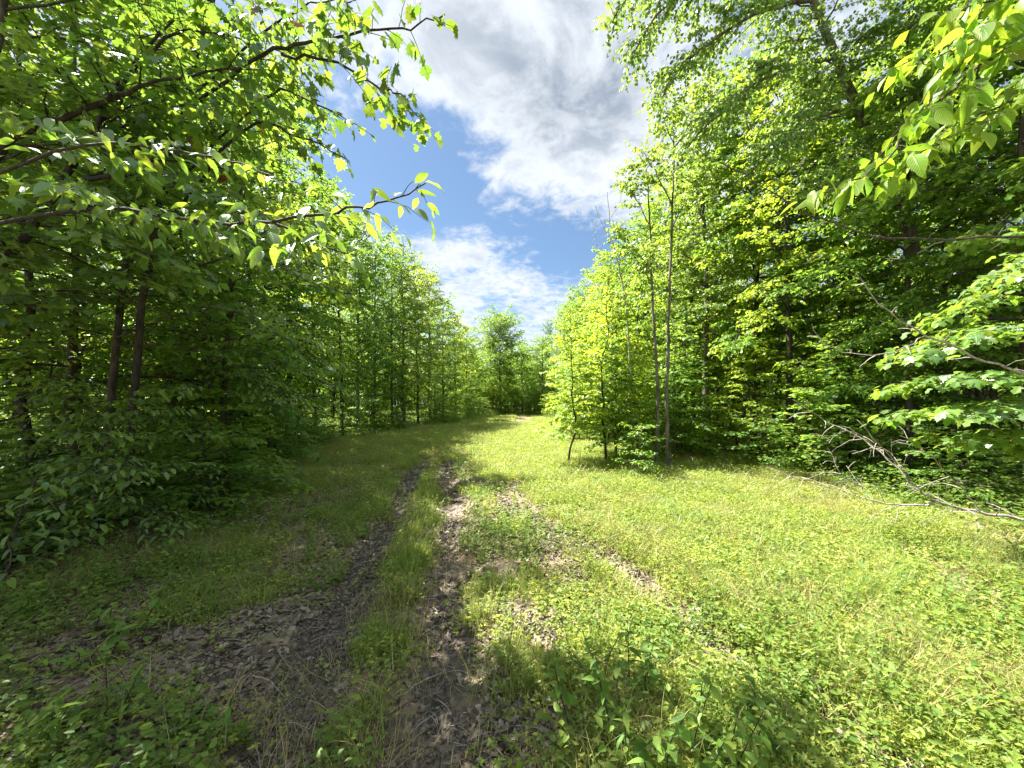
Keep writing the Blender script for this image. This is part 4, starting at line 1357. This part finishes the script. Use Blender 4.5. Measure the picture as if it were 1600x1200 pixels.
cover('grass', [loose('grass_tuft', grass_tuft(s, 18, h, .05)) for s, h in ((1, .08), (2, .12), (3, .17))], 420000, 55, 1.15, d_grass, rng, 1.0, .35)
cover('ground_cover', [loose('herb_tuft', herb_tuft(s, 22, h, .021, .085)) for s, h in ((11, .04), (12, .06), (13, .085), (14, .13))], 420000, 55, 1.15, d_herb, rng, 1.0, .45)
cover('leaf_litter', [loose('dry_leaf', dry_leaf(s)) for s in range(12)], 420000, 26, 1.35, d_litter, rng, 1.0, .5, tilt=.42, s_lo=.35, s_hi=1.35)
cover('dry_grass', [loose('dry_grass_tuft', grass_tuft(s, 9, h, .07, .004, 'straw')) for s, h in ((7, .10), (8, .2), (9, .26))], 190000, 40, 1.2, lambda x, y: inside(x, y, .3) * np.clip((fbm(x * 1.9, y * 1.9, 83, 3) - .45) * 3, 0, .8) * np.clip((green_cover(x, y) + .15) * 1.2, 0, 1), rng, .9, .3, tilt=.4)
def clod(seed):
    rng = RS(seed)
    bm = bmesh.new()
    bmesh.ops.create_icosphere(bm, subdivisions=1, radius=.013)
    for v in bm.verts:
        v.co *= rng.uniform(.6, 1.35)
        v.co.z *= .6
    me = bpy.data.meshes.new('mud_clod')
    bm.to_mesh(me)
    bm.free()
    me.materials.append(M['mud'])
    return me


def d_mud(x, y):
    r = rutness(x, y)
    return np.clip(np.maximum.reduce([r[0], r[1] * .45, r[2] * .4]) * 1.3 - .25, 0, 1) * np.clip((fbm(x * 3, y * 3, 44, 2) - .3) * 4, 0, 1)


def twig_bit(seed):
    rng = RS(seed)
    L = rng.uniform(.06, .22)
    v, q = tube(curve([(-L / 2, 0, .004), (rng.normal(0, .01), rng.normal(0, .015), .012), (L / 2, 0, .006)], 5), np.linspace(.003, .0015, 5), 4)
    return fast_mesh('twig_bit', v, [q], M['dead' if seed % 2 else 'twig'])


cover('mud_clods', [loose('mud_clod', clod(s)) for s in range(5)], 400000, 14, 1.5, d_mud, rng, 1.0, .3, tilt=.5, s_lo=.4, s_hi=1.7)
cover('twig_litter', [loose('twig_bit', twig_bit(s)) for s in range(6)], 30000, 16, 1.4, lambda x, y: np.clip((1 - green_cover(x, y)) * .5, 0, .5), rng, 1.0, .3, tilt=.2)
cover('weeds', [loose('weed', herb_tuft(s, 7, h, .042, .05, 'weed', 7)) for s, h in ((21, .22), (22, .30), (23, .16))], 26000, 30, 1.3, lambda x, y: inside(x, y, .5) * np.clip((fbm(x * .8, y * .8, 55) - .42) * 3, 0, 1) * np.clip(1.1 - 1.5 * np.maximum(rutness(x, y)[0], rutness(x, y)[1]), 0, 1), rng, .8, .3)
cover('undergrowth', [loose('undergrowth_tuft', herb_tuft(s, 20, h, .07, .22, 'weed', 6)) for s, h in ((31, .25), (32, .4), (33, .55))], 75000, 75, 1.0, d_floor, rng, 1.0, .2)

# far woods closing every view between the trees
def far_woods():
    rng = RS(8)
    pts = []
    for k in range(5200):
        y = rng.uniform(-12, 120)
        x = rng.uniform(-120, 120)
        side = max(xl(min(y, 60)) - x, x - xr(min(y, 60))) if y < 62 else 40
        if y < 62 and side < 15:
            continue
        if y < 3 and abs(x) < 14:
            continue
        pts.append((x, y))
    pts = np.array(pts)
    # thin to one tree per 2.4 m cell
    key = {}
    for p in pts:
        key[(int(p[0] // 2.8), int(p[1] // 2.8))] = p
    pts = np.array(list(key.values()))
    n = len(pts)
    print('far woods', n)
    z = height(pts[:, 0], pts[:, 1])
    P = []
    for s, (kw) in enumerate((dict(H=12, h0=.3), dict(H=10.5, h0=.12))):
        w, c, _ = grow(seed=60 + s, r0=.13, R=2.6, nl=20, e0=0, e1=1, prof='dome', leaf='simple', lsize=.30, lspace=.22, tstep=.4, tlen=1.0, flat=.4, jit=.6, lmat='beech', bmat='bark_dark', sub=True, **kw)
        ob = bpy.data.objects.new('distant_tree', None)
        vw = np.empty(len(w.vertices) * 3, np.float32)
        w.vertices.foreach_get('co', vw)
        vc = np.empty(len(c.vertices) * 3, np.float32)
        c.vertices.foreach_get('co', vc)
        fq = np.empty(len(w.loops), np.int32)
        w.loops.foreach_get('vertex_index', fq)
        fc = np.empty(len(c.loops), np.int32)
        c.loops.foreach_get('vertex_index', fc)
        me = fast_mesh('distant_tree', np.concatenate([vw.reshape(-1, 3), vc.reshape(-1, 3)]), [fq.reshape(-1, 4), fc.reshape(-1, 4) + len(w.vertices)], M['bark_dark'])
        me.materials.append(M['beech'])
        me.polygons.foreach_set('material_index', np.concatenate([np.zeros(len(fq) // 4, np.int32), np.ones(len(fc) // 4, np.int32)]))
        P.append(loose('distant_tree', me))
    scatter('distant_woods', P, np.stack([pts[:, 0], pts[:, 1], z], -1), np.stack([np.zeros(n), np.zeros(n), rng.uniform(0, 6.28, n)], -1), rng.uniform(.75, 1.0, n), rng.randint(0, 2, n))


far_woods()

# fallen sticks on the track
def stick(label, a, b, r, seed):
    rng = RS(seed)
    pa = np.array([*G(*a), 0])
    pb = np.array([*G(*b), 0])
    pa[2], pb[2] = gz(pa[0], pa[1]) + r + .012, gz(pb[0], pb[1]) + r + .02
    c = (pa + pb) / 2
    c[2] = max(pa[2], pb[2], gz(c[0], c[1]) + r + .01)
    v, q = tube(curve([pa, c, pb], 9, rng, .004) - pa, np.linspace(r, r * .55, 9), 6)
    o = add('fallen_stick', fast_mesh('fallen_stick', v, [q], M['dead'], smooth=True), label=label, category='stick', group='fallen sticks on the ground')
    o.location = pa


stick('pale thin stick lying across the litter left of the left rut', (395, 1058), (455, 1078), .004, 1)
stick('grey stick lying slantwise between the two ruts', (620, 1075), (690, 1035), .006, 2)
stick('pale stick lying in the grass near the right edge', (1408, 940), (1480, 946), .006, 3)
stick('thin stick lying in the sunny herbs at the right', (1440, 1005), (1490, 1032), .004, 4)
